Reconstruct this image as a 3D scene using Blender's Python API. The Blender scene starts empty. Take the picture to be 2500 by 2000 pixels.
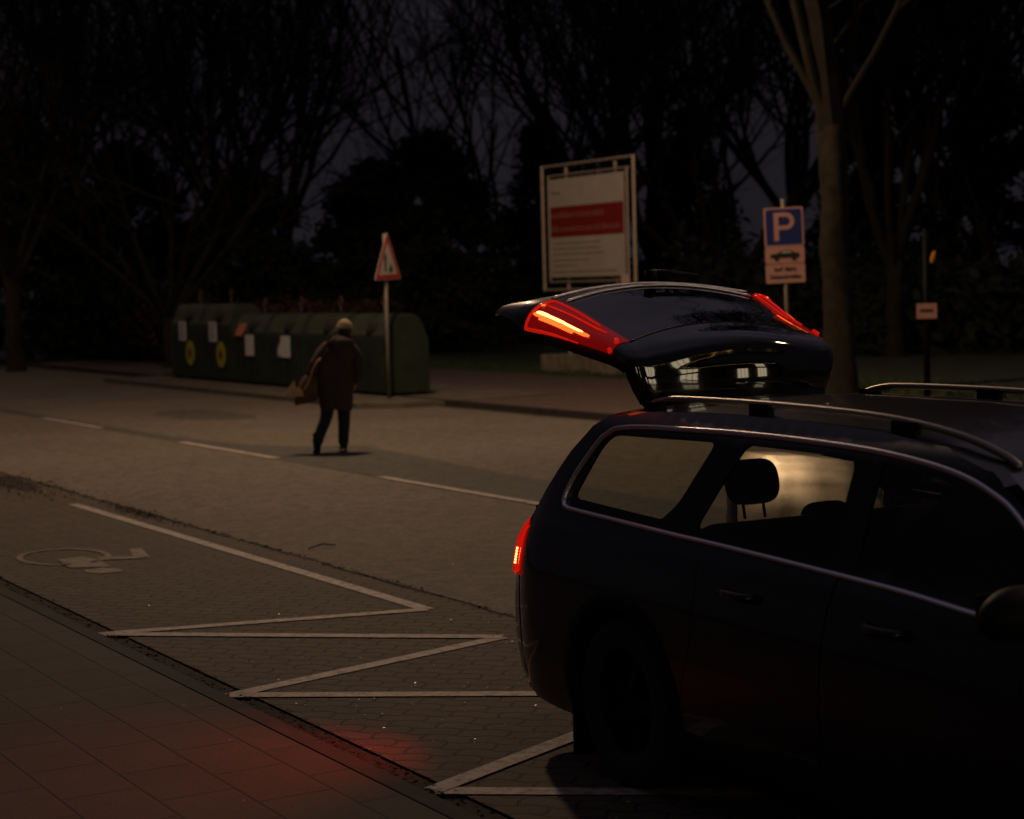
import bpy, bmesh, math, random
import numpy as np
from mathutils import Vector, Matrix
from mathutils.geometry import delaunay_2d_cdt

random.seed(7); np.random.seed(7)
PI = math.pi
sc = bpy.context.scene
COL = sc.collection

# ------------------------------------------------------------------ camera
F_PX = 4535.0            # focal length in pixels of a 2500 px wide frame
HC, PITCH, ROLL = 2.1014, 0.0680, 0.0269
cam_d = bpy.data.cameras.new('camera'); cam = bpy.data.objects.new('camera', cam_d); COL.objects.link(cam)
cam_d.sensor_fit = 'HORIZONTAL'; cam_d.sensor_width = 36.0; cam_d.lens = F_PX * 36.0 / 2500.0
cam_d.clip_start = 0.05; cam_d.clip_end = 3000
cam_d.dof.use_dof = True; cam_d.dof.focus_distance = 8.9; cam_d.dof.aperture_fstop = 2.6
cam.matrix_world = (Matrix.Translation((0, 0, HC)) @ Matrix.Rotation(PI / 2 - PITCH, 4, 'X') @ Matrix.Rotation(-ROLL, 4, 'Z'))
sc.camera = cam

# ------------------------------------------------------------------ world: last light of dusk, cloudy city sky
SUN_EL, SUN_ROT = math.radians(-4.5), math.radians(200)
w = bpy.data.worlds.new('World'); sc.world = w; w.use_nodes = True
nt = w.node_tree; nt.nodes.clear()
wo = nt.nodes.new('ShaderNodeOutputWorld')
sky = nt.nodes.new('ShaderNodeTexSky'); sky.sky_type = 'NISHITA'; sky.sun_disc = False
sky.sun_elevation = SUN_EL; sky.sun_rotation = SUN_ROT
b1 = nt.nodes.new('ShaderNodeBackground'); b1.inputs[1].default_value = 0.05
nt.links.new(sky.outputs[0], b1.inputs[0])
# low clouds lit by the town: uneven dim violet grey
tc = nt.nodes.new('ShaderNodeTexCoord'); no = nt.nodes.new('ShaderNodeTexNoise'); no.inputs['Scale'].default_value = 2.3
no.inputs['Detail'].default_value = 5
nt.links.new(tc.outputs['Generated'], no.inputs['Vector'])
cr = nt.nodes.new('ShaderNodeValToRGB'); cr.color_ramp.elements[0].position = .35; cr.color_ramp.elements[0].color = (.34, .29, .40, 1)
cr.color_ramp.elements[1].position = .70; cr.color_ramp.elements[1].color = (.78, .64, .84, 1)
nt.links.new(no.outputs[0], cr.inputs[0])
b2 = nt.nodes.new('ShaderNodeBackground')
# the cloud glow is raised overhead and ahead to reflect in the tailgate glass
sky_dot = nt.nodes.new('ShaderNodeVectorMath'); sky_dot.operation = 'DOT_PRODUCT'; sky_dot.inputs[1].default_value = (.0, .38, .925)
nt.links.new(tc.outputs['Generated'], sky_dot.inputs[0])
mr = nt.nodes.new('ShaderNodeMapRange'); mr.interpolation_type = 'SMOOTHSTEP'; mr.inputs[1].default_value = .42; mr.inputs[2].default_value = .97
mr.inputs[3].default_value = 0.027; mr.inputs[4].default_value = 0.115; nt.links.new(sky_dot.outputs['Value'], mr.inputs[0])
nt.links.new(cr.outputs[0], b2.inputs[0]); nt.links.new(mr.outputs[0], b2.inputs[1])
ad = nt.nodes.new('ShaderNodeAddShader'); nt.links.new(b1.outputs[0], ad.inputs[0]); nt.links.new(b2.outputs[0], ad.inputs[1])
nt.links.new(ad.outputs[0], wo.inputs[0])

sc.view_settings.view_transform = 'Standard'; sc.view_settings.look = 'None'
sc.view_settings.exposure = 0.0; sc.view_settings.gamma = 1.0
sc.render.engine = 'CYCLES'
cy = sc.cycles
cy.use_denoising = True
cy.use_adaptive_sampling = False
cy.max_bounces = 8; cy.transparent_max_bounces = 24; cy.caustics_reflective = False; cy.caustics_refractive = False
cy.sample_clamp_indirect = 4.0

LAMP_POWER = 2650.0

# ------------------------------------------------------------------ road frame: u runs along the street, v across it (0 = kerb edge)
A30 = math.radians(30.0)
KX, KY = -0.8693, 8.3313
def G(u, v, z=0.0):
    return Vector((KX - math.sin(A30) * u + math.cos(A30) * v, KY + math.cos(A30) * u + math.sin(A30) * v, z))

# ------------------------------------------------------------------ helpers
def link(o, parent=None):
    COL.objects.link(o)
    if parent is not None: o.parent = parent
    return o
def tag(o, label=None, cat=None, group=None, kind=None):
    if label: o['label'] = label
    if cat: o['category'] = cat
    if group: o['group'] = group
    if kind: o['kind'] = kind
    return o
def empty(name, loc=(0, 0, 0), rz=0.0, label=None, cat=None, group=None):
    o = bpy.data.objects.new(name, None); COL.objects.link(o)
    o.empty_display_size = .2
    o.location = loc; o.rotation_euler = (0, 0, rz)
    return tag(o, label, cat, group)
def road_empty(name, u, v, z=0, label=None, cat=None, group=None):
    # local x = across the street (away), local y = along the street (away)
    return empty(name, G(u, v, z), A30, label, cat, group)
def copy_tree(o, parent=None):
    c = o.copy(); COL.objects.link(c); c.parent = parent
    for ch in list(o.children): copy_tree(ch, c)
    return c

class MB:
    def __init__(s): s.v = []; s.f = []; s.m = []; s.mi = 0
    def add(s, vs, fs):
        b = len(s.v); s.v += [tuple(q) for q in vs]
        s.f += [tuple(i + b for i in f) for f in fs]; s.m += [s.mi] * len(fs)
        return s
    def box(s, c, d, M=None, bev=0.0):
        x, y, z = [q / 2 for q in d]
        if bev > 0:
            bm = bmesh.new(); bmesh.ops.create_cube(bm, size=1)
            for q in bm.verts: q.co = Vector((q.co.x * d[0], q.co.y * d[1], q.co.z * d[2]))
            bmesh.ops.bevel(bm, geom=bm.edges[:], offset=bev, segments=2, affect='EDGES', profile=.6)
            bm.verts.index_update()
            vs = [q.co.copy() for q in bm.verts]; fs = [[q.index for q in f.verts] for f in bm.faces]; bm.free()
        else:
            vs = [Vector(q) for q in ((-x, -y, -z), (x, -y, -z), (x, y, -z), (-x, y, -z), (-x, -y, z), (x, -y, z), (x, y, z), (-x, y, z))]
            fs = [(0, 3, 2, 1), (4, 5, 6, 7), (0, 1, 5, 4), (1, 2, 6, 5), (2, 3, 7, 6), (3, 0, 4, 7)]
        if M is not None: vs = [M @ q for q in vs]
        return s.add([Vector(q) + Vector(c) for q in vs], fs)
    def prism(s, poly, z0, z1):
        n = len(poly)
        vs = [(p[0], p[1], z0) for p in poly] + [(p[0], p[1], z1) for p in poly]
        fs = [tuple(range(n - 1, -1, -1)), tuple(range(n, 2 * n))] + [(i, (i + 1) % n, n + (i + 1) % n, n + i) for i in range(n)]
        return s.add(vs, fs)
    def tube(s, pts, r, n=8, cap=True, flat=1.0):
        pts = [Vector(p) for p in pts]; rs = r if isinstance(r, (list, tuple)) else [r] * len(pts)
        vs = []; ref = None
        for i, p in enumerate(pts):
            t = (pts[min(i + 1, len(pts) - 1)] - pts[max(i - 1, 0)])
            t = t.normalized() if t.length > 1e-9 else Vector((0, 0, 1))
            if ref is None:
                ref = Vector((0, 0, 1)) if abs(t.z) < .9 else Vector((1, 0, 0))
            a = t.cross(ref)
            if a.length < 1e-6: a = t.orthogonal()
            a.normalize(); b = a.cross(t).normalized(); ref = b
            for k in range(n):
                an = 2 * PI * k / n
                vs.append(p + a * (math.cos(an) * rs[i]) + b * (math.sin(an) * rs[i] * flat))
        fs = []
        for i in range(len(pts) - 1):
            for k in range(n):
                fs.append((i * n + k, i * n + (k + 1) % n, (i + 1) * n + (k + 1) % n, (i + 1) * n + k))
        if cap: fs += [tuple(range(n - 1, -1, -1)), tuple((len(pts) - 1) * n + k for k in range(n))]
        return s.add(vs, fs)
    def grid(s, rows, flip=False):
        h = len(rows); wd = len(rows[0]); vs = [p for r in rows for p in r]; fs = []
        for i in range(h - 1):
            for j in range(wd - 1):
                q = (i * wd + j, i * wd + j + 1, (i + 1) * wd + j + 1, (i + 1) * wd + j)
                fs.append(q[::-1] if flip else q)
        return s.add(vs, fs)
    def lathe(s, prof, n=32, M=None, closed=False):
        vs = []
        for r, z in prof:
            for k in range(n):
                a = 2 * PI * k / n; q = Vector((r * math.cos(a), r * math.sin(a), z))
                vs.append(M @ q if M is not None else q)
        fs = []
        m = len(prof)
        for i in range(m if closed else m - 1):
            j = (i + 1) % m
            for k in range(n): fs.append((i * n + k, i * n + (k + 1) % n, j * n + (k + 1) % n, j * n + k))
        return s.add(vs, fs)
    def build(s, name, mat, parent=None, smooth=False, loc=None, angle=None):
        me = bpy.data.meshes.new(name); me.from_pydata(s.v, [], s.f)
        mats = mat if isinstance(mat, (list, tuple)) else [mat]
        for q in mats: me.materials.append(q)
        if len(mats) > 1: me.polygons.foreach_set('material_index', s.m)
        if smooth:
            me.polygons.foreach_set('use_smooth', [True] * len(me.polygons))
            if angle is not None: me.set_sharp_from_angle(angle=angle)
        me.update()
        o = bpy.data.objects.new(name, me); link(o, parent)
        if loc is not None: o.location = loc
        return o

# ------------------------------------------------------------------ materials
def new_mat(name):
    m = bpy.data.materials.new(name); m.use_nodes = True; n = m.node_tree; n.nodes.clear()
    out = n.nodes.new('ShaderNodeOutputMaterial'); return m, n, out
def N(n, t, **kw):
    o = n.nodes.new(t)
    for k, v in kw.items():
        if k in o.inputs.keys(): o.inputs[k].default_value = v
        else: setattr(o, k, v)
    return o
def pbr(name, col, rough=.6, metal=0.0, coat=0.0, var=0.0, vscale=8.0, bump=0.0, bscale=40.0, spec=None, var_col=None, coat_rough=.04):
    m, n, out = new_mat(name); p = n.nodes.new('ShaderNodeBsdfPrincipled')
    p.inputs['Base Color'].default_value = (*col, 1); p.inputs['Roughness'].default_value = rough; p.inputs['Metallic'].default_value = metal
    p.inputs['Coat Weight'].default_value = coat; p.inputs['Coat Roughness'].default_value = coat_rough
    if spec is not None: p.inputs['Specular IOR Level'].default_value = spec
    n.links.new(p.outputs[0], out.inputs[0])
    if var > 0 or bump > 0: tc = N(n, 'ShaderNodeTexCoord')
    if var > 0:
        t = N(n, 'ShaderNodeTexNoise', Scale=vscale, Detail=6.0); n.links.new(tc.outputs['Object'], t.inputs['Vector'])
        r = N(n, 'ShaderNodeValToRGB'); r.color_ramp.elements[0].position = .3; r.color_ramp.elements[1].position = .7
        r.color_ramp.elements[0].color = (*[c * (1 - var) for c in col], 1)
        r.color_ramp.elements[1].color = (*(var_col or [min(1, c * (1 + var)) for c in col]), 1)
        n.links.new(t.outputs[0], r.inputs[0]); n.links.new(r.outputs[0], p.inputs['Base Color'])
    if bump > 0:
        t2 = N(n, 'ShaderNodeTexNoise', Scale=bscale, Detail=4.0); n.links.new(tc.outputs['Object'], t2.inputs['Vector'])
        bb = N(n, 'ShaderNodeBump', Strength=bump, Distance=.01); n.links.new(t2.outputs[0], bb.inputs['Height'])
        n.links.new(bb.outputs[0], p.inputs['Normal'])
    return m
def emis(name, col, s):
    m, n, out = new_mat(name); e = N(n, 'ShaderNodeEmission'); e.inputs[0].default_value = (*col, 1); e.inputs[1].default_value = s
    n.links.new(e.outputs[0], out.inputs[0]); return m
def glassy(name, tint, refl=1.0, rough=0.0, ior=1.5):
    m, n, out = new_mat(name); t = N(n, 'ShaderNodeBsdfTransparent'); t.inputs[0].default_value = (*tint, 1)
    g = N(n, 'ShaderNodeBsdfGlossy'); g.inputs['Roughness'].default_value = rough; g.inputs[0].default_value = (refl, refl, refl, 1)
    f = N(n, 'ShaderNodeFresnel', IOR=ior); mx = N(n, 'ShaderNodeMixShader')
    n.links.new(f.outputs[0], mx.inputs[0]); n.links.new(t.outputs[0], mx.inputs[1]); n.links.new(g.outputs[0], mx.inputs[2])
    n.links.new(mx.outputs[0], out.inputs[0]); return m

def road_mat(name, base, dark, light, crack=0.0, rough=.85, spots=.75):
    m, n, out = new_mat(name); p = N(n, 'ShaderNodeBsdfPrincipled', Roughness=rough); n.links.new(p.outputs[0], out.inputs[0])
    tc = N(n, 'ShaderNodeTexCoord')
    big = N(n, 'ShaderNodeTexNoise', Scale=.35, Detail=5.0, Roughness=.6); fine = N(n, 'ShaderNodeTexNoise', Scale=26.0, Detail=8.0, Roughness=.8)
    vor = N(n, 'ShaderNodeTexVoronoi', Scale=75.0)
    for q in (big, fine, vor): n.links.new(tc.outputs['Object'], q.inputs['Vector'])
    r = N(n, 'ShaderNodeValToRGB'); r.color_ramp.elements[0].position = .28; r.color_ramp.elements[1].position = .75
    r.color_ramp.elements[0].color = (*dark, 1); r.color_ramp.elements[1].color = (*base, 1)
    n.links.new(big.outputs[0], r.inputs[0])
    mx = N(n, 'ShaderNodeMix', data_type='RGBA', blend_type='MULTIPLY'); mx.inputs[0].default_value = spots
    mid = N(n, 'ShaderNodeTexNoise', Scale=5.5, Detail=9.0, Roughness=.85); n.links.new(tc.outputs['Object'], mid.inputs['Vector'])
    r3 = N(n, 'ShaderNodeValToRGB'); r3.color_ramp.elements[0].position = .36; r3.color_ramp.elements[1].position = .64
    r3.color_ramp.elements[0].color = (.45, .44, .42, 1); r3.color_ramp.elements[1].color = (1.45, 1.45, 1.45, 1); n.links.new(mid.outputs[0], r3.inputs[0])
    m3 = N(n, 'ShaderNodeMix', data_type='RGBA', blend_type='MULTIPLY'); m3.inputs[0].default_value = 1.0
    r2 = N(n, 'ShaderNodeValToRGB'); r2.color_ramp.elements[0].position = .33; r2.color_ramp.elements[1].position = .67
    r2.color_ramp.elements[0].color = (.30, .30, .30, 1); r2.color_ramp.elements[1].color = (1.8, 1.75, 1.7, 1)
    n.links.new(fine.outputs[0], r2.inputs[0]); n.links.new(r.outputs[0], mx.inputs[6]); n.links.new(r2.outputs[0], mx.inputs[7])
    n.links.new(mx.outputs[2], m3.inputs[6]); n.links.new(r3.outputs[0], m3.inputs[7]); n.links.new(m3.outputs[2], p.inputs['Base Color'])
    bp = N(n, 'ShaderNodeBump', Strength=.35, Distance=.006); n.links.new(vor.outputs['Distance'], bp.inputs['Height'])
    n.links.new(bp.outputs[0], p.inputs['Normal'])
    return m

def paver_mat(name, c1, c2, mortar, bw, bh, rot, wave=0.0, msize=.012, rough=.85, offset=.5):
    m, n, out = new_mat(name); p = N(n, 'ShaderNodeBsdfPrincipled', Roughness=rough); n.links.new(p.outputs[0], out.inputs[0])
    tc = N(n, 'ShaderNodeTexCoord'); mp = N(n, 'ShaderNodeMapping'); mp.inputs['Rotation'].default_value = (0, 0, rot)
    n.links.new(tc.outputs['Object'], mp.inputs[0]); src = mp.outputs[0]
    if wave > 0:   # interlocking edges: a zigzag shift of both coordinates
        sx = N(n, 'ShaderNodeSeparateXYZ'); n.links.new(src, sx.inputs[0]); cx = N(n, 'ShaderNodeCombineXYZ')
        outs = []
        for a, b, per in ((0, 1, bw), (1, 0, bw)):
            ml = N(n, 'ShaderNodeMath', operation='MULTIPLY'); ml.inputs[1].default_value = 2 * PI / per
            n.links.new(sx.outputs[a], ml.inputs[0]); si = N(n, 'ShaderNodeMath', operation='SINE'); n.links.new(ml.outputs[0], si.inputs[0])
            m2 = N(n, 'ShaderNodeMath', operation='MULTIPLY_ADD'); m2.inputs[1].default_value = wave
            n.links.new(si.outputs[0], m2.inputs[0]); n.links.new(sx.outputs[b], m2.inputs[2]); outs.append((b, m2))
        for b, m2 in outs: n.links.new(m2.outputs[0], cx.inputs[b])
        src = cx.outputs[0]
    br = N(n, 'ShaderNodeTexBrick'); br.offset = offset; br.inputs['Scale'].default_value = 1.0
    br.inputs['Color1'].default_value = (*c1, 1); br.inputs['Color2'].default_value = (*c2, 1); br.inputs['Mortar'].default_value = (*mortar, 1)
    br.inputs['Mortar Size'].default_value = msize; br.inputs['Mortar Smooth'].default_value = .35; br.inputs['Bias'].default_value = 0
    br.inputs['Brick Width'].default_value = bw; br.inputs['Row Height'].default_value = bh
    n.links.new(src, br.inputs['Vector'])
    no1 = N(n, 'ShaderNodeTexNoise', Scale=2.2, Detail=9.0, Roughness=.8); no2 = N(n, 'ShaderNodeTexNoise', Scale=60.0, Detail=3.0)
    for q in (no1, no2): n.links.new(tc.outputs['Object'], q.inputs['Vector'])
    a = N(n, 'ShaderNodeValToRGB'); a.color_ramp.elements[0].position = .3; a.color_ramp.elements[1].position = .72
    a.color_ramp.elements[0].color = (.55, .52, .5, 1); a.color_ramp.elements[1].color = (1.15, 1.12, 1.1, 1); n.links.new(no1.outputs[0], a.inputs[0])
    b = N(n, 'ShaderNodeValToRGB'); b.color_ramp.elements[0].position = .32; b.color_ramp.elements[1].position = .68
    b.color_ramp.elements[0].color = (.55, .55, .55, 1); b.color_ramp.elements[1].color = (1.4, 1.4, 1.4, 1); n.links.new(no2.outputs[0], b.inputs[0])
    m1 = N(n, 'ShaderNodeMix', data_type='RGBA', blend_type='MULTIPLY'); m1.inputs[0].default_value = 1
    m2 = N(n, 'ShaderNodeMix', data_type='RGBA', blend_type='MULTIPLY'); m2.inputs[0].default_value = .6
    n.links.new(br.outputs[0], m1.inputs[6]); n.links.new(a.outputs[0], m1.inputs[7])
    n.links.new(m1.outputs[2], m2.inputs[6]); n.links.new(b.outputs[0], m2.inputs[7]); n.links.new(m2.outputs[2], p.inputs['Base Color'])
    sub = N(n, 'ShaderNodeMath', operation='SUBTRACT'); sub.inputs[0].default_value = 1; n.links.new(br.outputs['Fac'], sub.inputs[1])
    ad = N(n, 'ShaderNodeMath', operation='MULTIPLY_ADD'); ad.inputs[1].default_value = .25; n.links.new(no2.outputs[0], ad.inputs[0]); n.links.new(sub.outputs[0], ad.inputs[2])
    bp = N(n, 'ShaderNodeBump', Strength=.7, Distance=.008); n.links.new(ad.outputs[0], bp.inputs['Height']); n.links.new(bp.outputs[0], p.inputs['Normal'])
    return m

M_asphalt = road_mat('asphalt', (.150, .130, .105), (.105, .090, .073), None)
M_asphalt_new = road_mat('asphalt_band', (.075, .075, .068), (.060, .060, .054), None)
M_dark_patch = road_mat('dark_patch', (.085, .080, .070), (.065, .062, .055), None)
M_path = road_mat('path_gravel', (.120, .085, .070), (.085, .060, .050), None)
M_bay = paver_mat('bay_pavers', (.086, .066, .049), (.102, .076, .055), (.014, .011, .009), .24, .12, math.radians(45), wave=.016, msize=.009)
M_slab = paver_mat('pavement_slabs', (.038, .028, .020), (.050, .038, .027), (.008, .006, .005), .50, .33, math.radians(90), msize=.008, offset=.5)
M_kerb = pbr('kerb_stone', (.024, .020, .016), .9, var=.5, vscale=9, bump=.4)
M_dirt = pbr('gutter_dirt', (.022, .018, .014), .95, var=.5, vscale=14, bump=.5)
M_grass = pbr('grass_blade', (.040, .075, .022), .8, var=.4, vscale=2)
M_soil = pbr('woodland_soil', (.035, .030, .022), .95, var=.4, vscale=1.2, bump=.5, bscale=12)
def worn_paint():
    m, n, out = new_mat('road_paint'); p = N(n, 'ShaderNodeBsdfPrincipled', Roughness=.7)
    tc = N(n, 'ShaderNodeTexCoord'); t = N(n, 'ShaderNodeTexNoise', Scale=11.0, Detail=12.0, Roughness=.85); n.links.new(tc.outputs['Object'], t.inputs['Vector'])
    r = N(n, 'ShaderNodeValToRGB'); r.color_ramp.elements[0].position = .40; r.color_ramp.elements[1].position = .54
    r.color_ramp.elements[0].color = (.13, .10, .085, 1); r.color_ramp.elements[1].color = (.46, .39, .35, 1)
    n.links.new(t.outputs[0], r.inputs[0]); n.links.new(r.outputs[0], p.inputs['Base Color']); n.links.new(p.outputs[0], out.inputs[0]); return m
M_paint = worn_paint()
M_paint_faint = pbr('faint_paint', (.20, .17, .14), .8, var=.4, vscale=10)
M_leaf = pbr('dead_leaf', (.035, .022, .012), .9, var=.5, vscale=5)
M_speck = pbr('pale_speck', (.45, .38, .30), .35, var=.5, vscale=30)
M_bark = pbr('bark', (.020, .015, .007), .95, var=.45, vscale=6, bump=.9, bscale=18)
M_bark_moss = pbr('mossy_bark', (.13, .12, .045), .95, var=.5, vscale=5, bump=.9, bscale=18)
M_twig = pbr('twig', (.011, .008, .004), .95, var=.4, vscale=2)
M_needle = pbr('needle_foliage', (.012, .020, .011), .9, var=.5, vscale=1.5)
M_rust_leaf = pbr('brown_hedge_leaf', (.045, .019, .014), .9, var=.5, vscale=1.5)
M_galv = pbr('galvanised_steel', (.26, .22, .18), .6, metal=.2, var=.15, vscale=10)
M_concrete = pbr('concrete', (.22, .19, .14), .9, var=.35, vscale=5, bump=.4)

# ------------------------------------------------------------------ ground sheets (the setting)
def sheet(name, mat, poly_uv, z, obj_z=0.0):
    # built in the road frame so that the textures line up with the street
    mb = MB(); n = len(poly_uv)
    mb.add([(v, u, 0) for u, v in poly_uv], [tuple(range(n))])
    o = mb.build(name, mat); o.location = (KX, KY, z); o.rotation_euler = (0, 0, A30)
    me = o.data
    if me.polygons[0].normal.z < 0: me.flip_normals()
    return tag(o, kind='structure')
def rect(u0, u1, v0, v1): return [(u0, v0), (u1, v0), (u1, v1), (u0, v1)]
sheet('ground', M_soil, rect(-600, 900, -600, 900), -.10)
sheet('road', M_asphalt, rect(-120, 300, 2.36, 11.72), 0)
sheet('parking_bay', M_bay, rect(-120, 300, .15, 2.36), 0)
sheet('gutter', M_dirt, rect(-120, 300, -.02, .15), -.010)
sheet('pavement', M_slab, rect(-120, 300, -9.0, -.13), .045)
mb = MB(); mb.add(*[[(-.13, -120, -.1), (-.02, -120, -.1), (-.02, 300, -.1), (-.13, 300, -.1), (-.13, -120, .05), (-.035, -120, .05), (-.035, 300, .05), (-.13, 300, .05)], [(4, 5, 6, 7), (1, 2, 6, 5), (0, 4, 7, 3)]])
o = mb.build('kerb', M_kerb); o.location = (KX, KY, 0); o.rotation_euler = (0, 0, A30); tag(o, kind='structure')
# far side: kerb, path and grass verge
mb = MB(); mb.box((11.79, 90, .0), (.14, 420, .20)); o = mb.build('kerb', M_kerb); o.location = (KX, KY, 0); o.rotation_euler = (0, 0, A30); tag(o, kind='structure')
sheet('path', M_path, rect(-120, 300, 11.86, 17.75), .07)
sheet('grass_verge', pbr('verge_turf', (.030, .040, .016), .95, var=.5, vscale=2, bump=.6, bscale=20), rect(-120, 300, 17.75, 60), .075)
# newer asphalt band beyond the centre line, a darker rounded patch, dark joints
sheet('asphalt_band', M_asphalt_new, [(-40, 5.60), (60, 5.42), (60, 5.50), (18.0, 5.80), (16.0, 6.05), (15.1, 6.5), (14.7, 7.15), (12.5, 6.95), (10, 6.70), (6, 6.62), (-40, 6.55)], .004)
pts = []
for k in range(28):
    a = 2 * PI * k / 28; pts.append((22.4 + 1.55 * math.cos(a) * (1 + .12 * math.sin(3 * a)), 7.8 + .72 * math.sin(a) * (1 + .15 * math.cos(2 * a))))
sheet('dark_patch', M_dark_patch, pts, .004)
def strip(name, mat, pts, wd, z, wob=0.0):
    a = []; b = []
    for i, (u, v) in enumerate(pts):
        w2 = wd / 2 * (1 + random.uniform(-wob, wob)); a.append((u, v - w2)); b.append((u, v + w2))
    mb = MB(); n = len(a)
    mb.add([(v, u, 0) for u, v in a] + [(v, u, 0) for u, v in b], [(i, i + n, i + n + 1, i + 1) for i in range(n - 1)])
    o = mb.build(name, mat); o.location = (KX, KY, z); o.rotation_euler = (0, 0, A30)
    if o.data.polygons[0].normal.z < 0: o.data.flip_normals()
    return tag(o, kind='structure')
strip('road_seam', M_dirt, [(u * .35 - 4, 2.36 + .012 * math.sin(u * 1.9) + .01 * math.sin(u * .7) + random.uniform(-.006, .006)) for u in range(0, 120)], .022, .004, .6)
strip('road_seam', M_dirt, [(u * .5 - 4, 11.66 + .02 * math.sin(u)) for u in range(0, 80)], .16, .004, .4)
strip('road_seam', M_paint_faint, [(u * .5 + 2, 8.76 + .004 * math.sin(u)) for u in range(0, 60)], .05, .004, .5)

pts = []
for k in range(36):
    a = 2 * PI * k / 36; f = 1 + .22 * math.sin(3 * a + 1) + .15 * math.sin(5 * a) + .1 * math.sin(9 * a)
    pts.append((13.9 + 1.5 * f * math.cos(a), 1.95 + .36 * f * math.sin(a)))
sheet('dirt_patch', M_dirt, pts, .005)
# painted markings
def line_poly(a, b, w0):
    (u0, v0), (u1, v1) = a, b; du, dv = u1 - u0, v1 - v0; L = math.hypot(du, dv); nu, nv = -dv / L * w0 / 2, du / L * w0 / 2
    return [(u0 + nu, v0 + nv), (u1 + nu, v1 + nv), (u1 - nu, v1 - nv), (u0 - nu, v0 - nv)]
def marking(name, polys, z, mat=None):
    mb = MB()
    for k, pl in enumerate(polys):
        base = len(mb.v); mb.add([(v, u, z - .004 + (k % 3) * .0012) for u, v in pl], [tuple(range(len(pl)))])
    o = mb.build(name, mat or M_paint); o.location = (KX, KY, 0); o.rotation_euler = (0, 0, A30)
    bm = bmesh.new(); bm.from_mesh(o.data)
    for f in bm.faces:
        f.normal_update()
        if f.normal.z < 0: f.normal_flip()
    bm.to_mesh(o.data); bm.free()
    return tag(o, kind='structure')
W = .105
zz = [(10.65, 2.03), (2.98, 2.05), (3.50, .02), (1.86, 1.97), (1.36, .05), (-.02, 1.97), (-.88, .07), (-2.3, 1.97), (-3.0, .07)]
marking('zigzag_marking', [line_poly(zz[i], zz[i + 1], W) for i in range(len(zz) - 1)], .009)
for u0, u1 in ((30.6, 27.4), (23.9, 20.75), (17.1, 13.75), (10.75, 7.2), (3.7, .5)):
    marking('lane_marking', [line_poly((u0, 5.52), (u1, 5.54), .12)], .013)
# wheelchair symbol on the bay (u,v drawn from its wheel, seat, legs and foot)
def ring(cu, cv, ru, rv, wd, a0=0, a1=2 * PI, n=26):
    out = []
    for k in range(n):
        x, y = a0 + (a1 - a0) * k / n, a0 + (a1 - a0) * (k + 1) / n
        out.append([(cu + ru * math.cos(x), cv + rv * math.sin(x)), (cu + ru * math.cos(y), cv + rv * math.sin(y)),
                    (cu + (ru - wd) * math.cos(y), cv + (rv - wd) * math.sin(y)), (cu + (ru - wd) * math.cos(x), cv + (rv - wd) * math.sin(x))])
    return out
marking('wheelchair_marking', ring(7.0, .85, .50, .36, .05) + [
    [(6.86, .76), (6.90, .97), (6.62, 1.02), (6.20, .98), (6.36, .70)],
    [(6.18, .76), (6.22, .92), (6.05, 1.00), (5.90, .98), (5.92, .82), (6.04, .74)],
    line_poly((6.78, 1.05), (6.60, 1.34), .05), [(6.72, 1.04), (6.60, 1.04), (6.47, 1.34), (6.62, 1.36)],
    [(6.62, 1.30), (7.08, 1.42), (7.06, 1.52), (6.50, 1.40)]], .009, M_paint_faint)

# leaf litter and small pale specks on the bay: nobody could count it
def scatter(name, label, mat, n, fn, size, z=.006):
    mb = MB()
    for _ in range(n):
        u, v = fn(); q = G(u, v, z + random.uniform(0, .006)); a = random.uniform(0, 2 * PI); s = size * random.uniform(.5, 1.5)
        ax = Vector((math.cos(a) * s, math.sin(a) * s, random.uniform(-.3, .3) * s)); ay = Vector((-math.sin(a) * s * .6, math.cos(a) * s * .6, random.uniform(-.3, .5) * s))
        mb.add([q - ax, q - ay, q + ax, q + ay], [(0, 1, 2, 3)])
    o = mb.build(name, mat); return tag(o, label, 'litter', kind='stuff')
scatter('leaf_litter', 'brown leaf litter swept along the seam between parking bay and road', M_leaf, 2600,
        lambda: random.choice([(random.gauss(12.8, 1.0), random.gauss(2.1, .22)), (random.gauss(13.6, .7), random.gauss(1.8, .25)), (random.gauss(9.4, .5), random.gauss(2.3, .06)), (random.uniform(-2, 14), random.gauss(2.36, .02))]), .014)
scatter('leaf_litter', 'dark crumbs of leaf and dirt in the gutter along the kerb', M_leaf, 2400, lambda: (random.uniform(-5, 10), random.gauss(.05, .045)), .011)
scatter('glass_crumbs', 'tiny pale glinting crumbs scattered over the paved parking bay', M_speck, 420, lambda: (random.gauss(1.2, 1.8), random.uniform(.15, 2.2)), .006)
scatter('glass_crumbs', 'few pale crumbs lying on the asphalt lane and the pavement slabs', M_speck, 60, lambda: random.choice([(random.uniform(-2, 7), random.uniform(-2.2, -.2)), (random.uniform(-1, 6), random.uniform(2.4, 3.2))]), .007, .05)
mb = MB(); q = G(6.0, 2.55, .02); mb.tube([q, q + Vector((.10, .10, .02)), q + Vector((.2, .16, 0))], .008, 5)
tag(mb.build('fallen_twig', M_paint_faint), 'pale twig lying on the asphalt beside the seam', 'twig')

# grass tufts along the far verge
mb = MB()
for _ in range(9000):
    u = random.uniform(8, 44); v = 17.75 + abs(random.gauss(0, 1.1)); q = G(u, v, .07); h = random.uniform(.03, .11)
    a = random.uniform(0, PI); d = Vector((math.cos(a), math.sin(a), 0)) * .02; tip = q + Vector((random.uniform(-.04, .04), random.uniform(-.04, .04), h))
    mb.add([q - d, q + d, tip], [(0, 1, 2)])
tag(mb.build('grass', M_grass), 'short green grass along the edge of the verge beyond the path', 'grass', kind='stuff')

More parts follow.
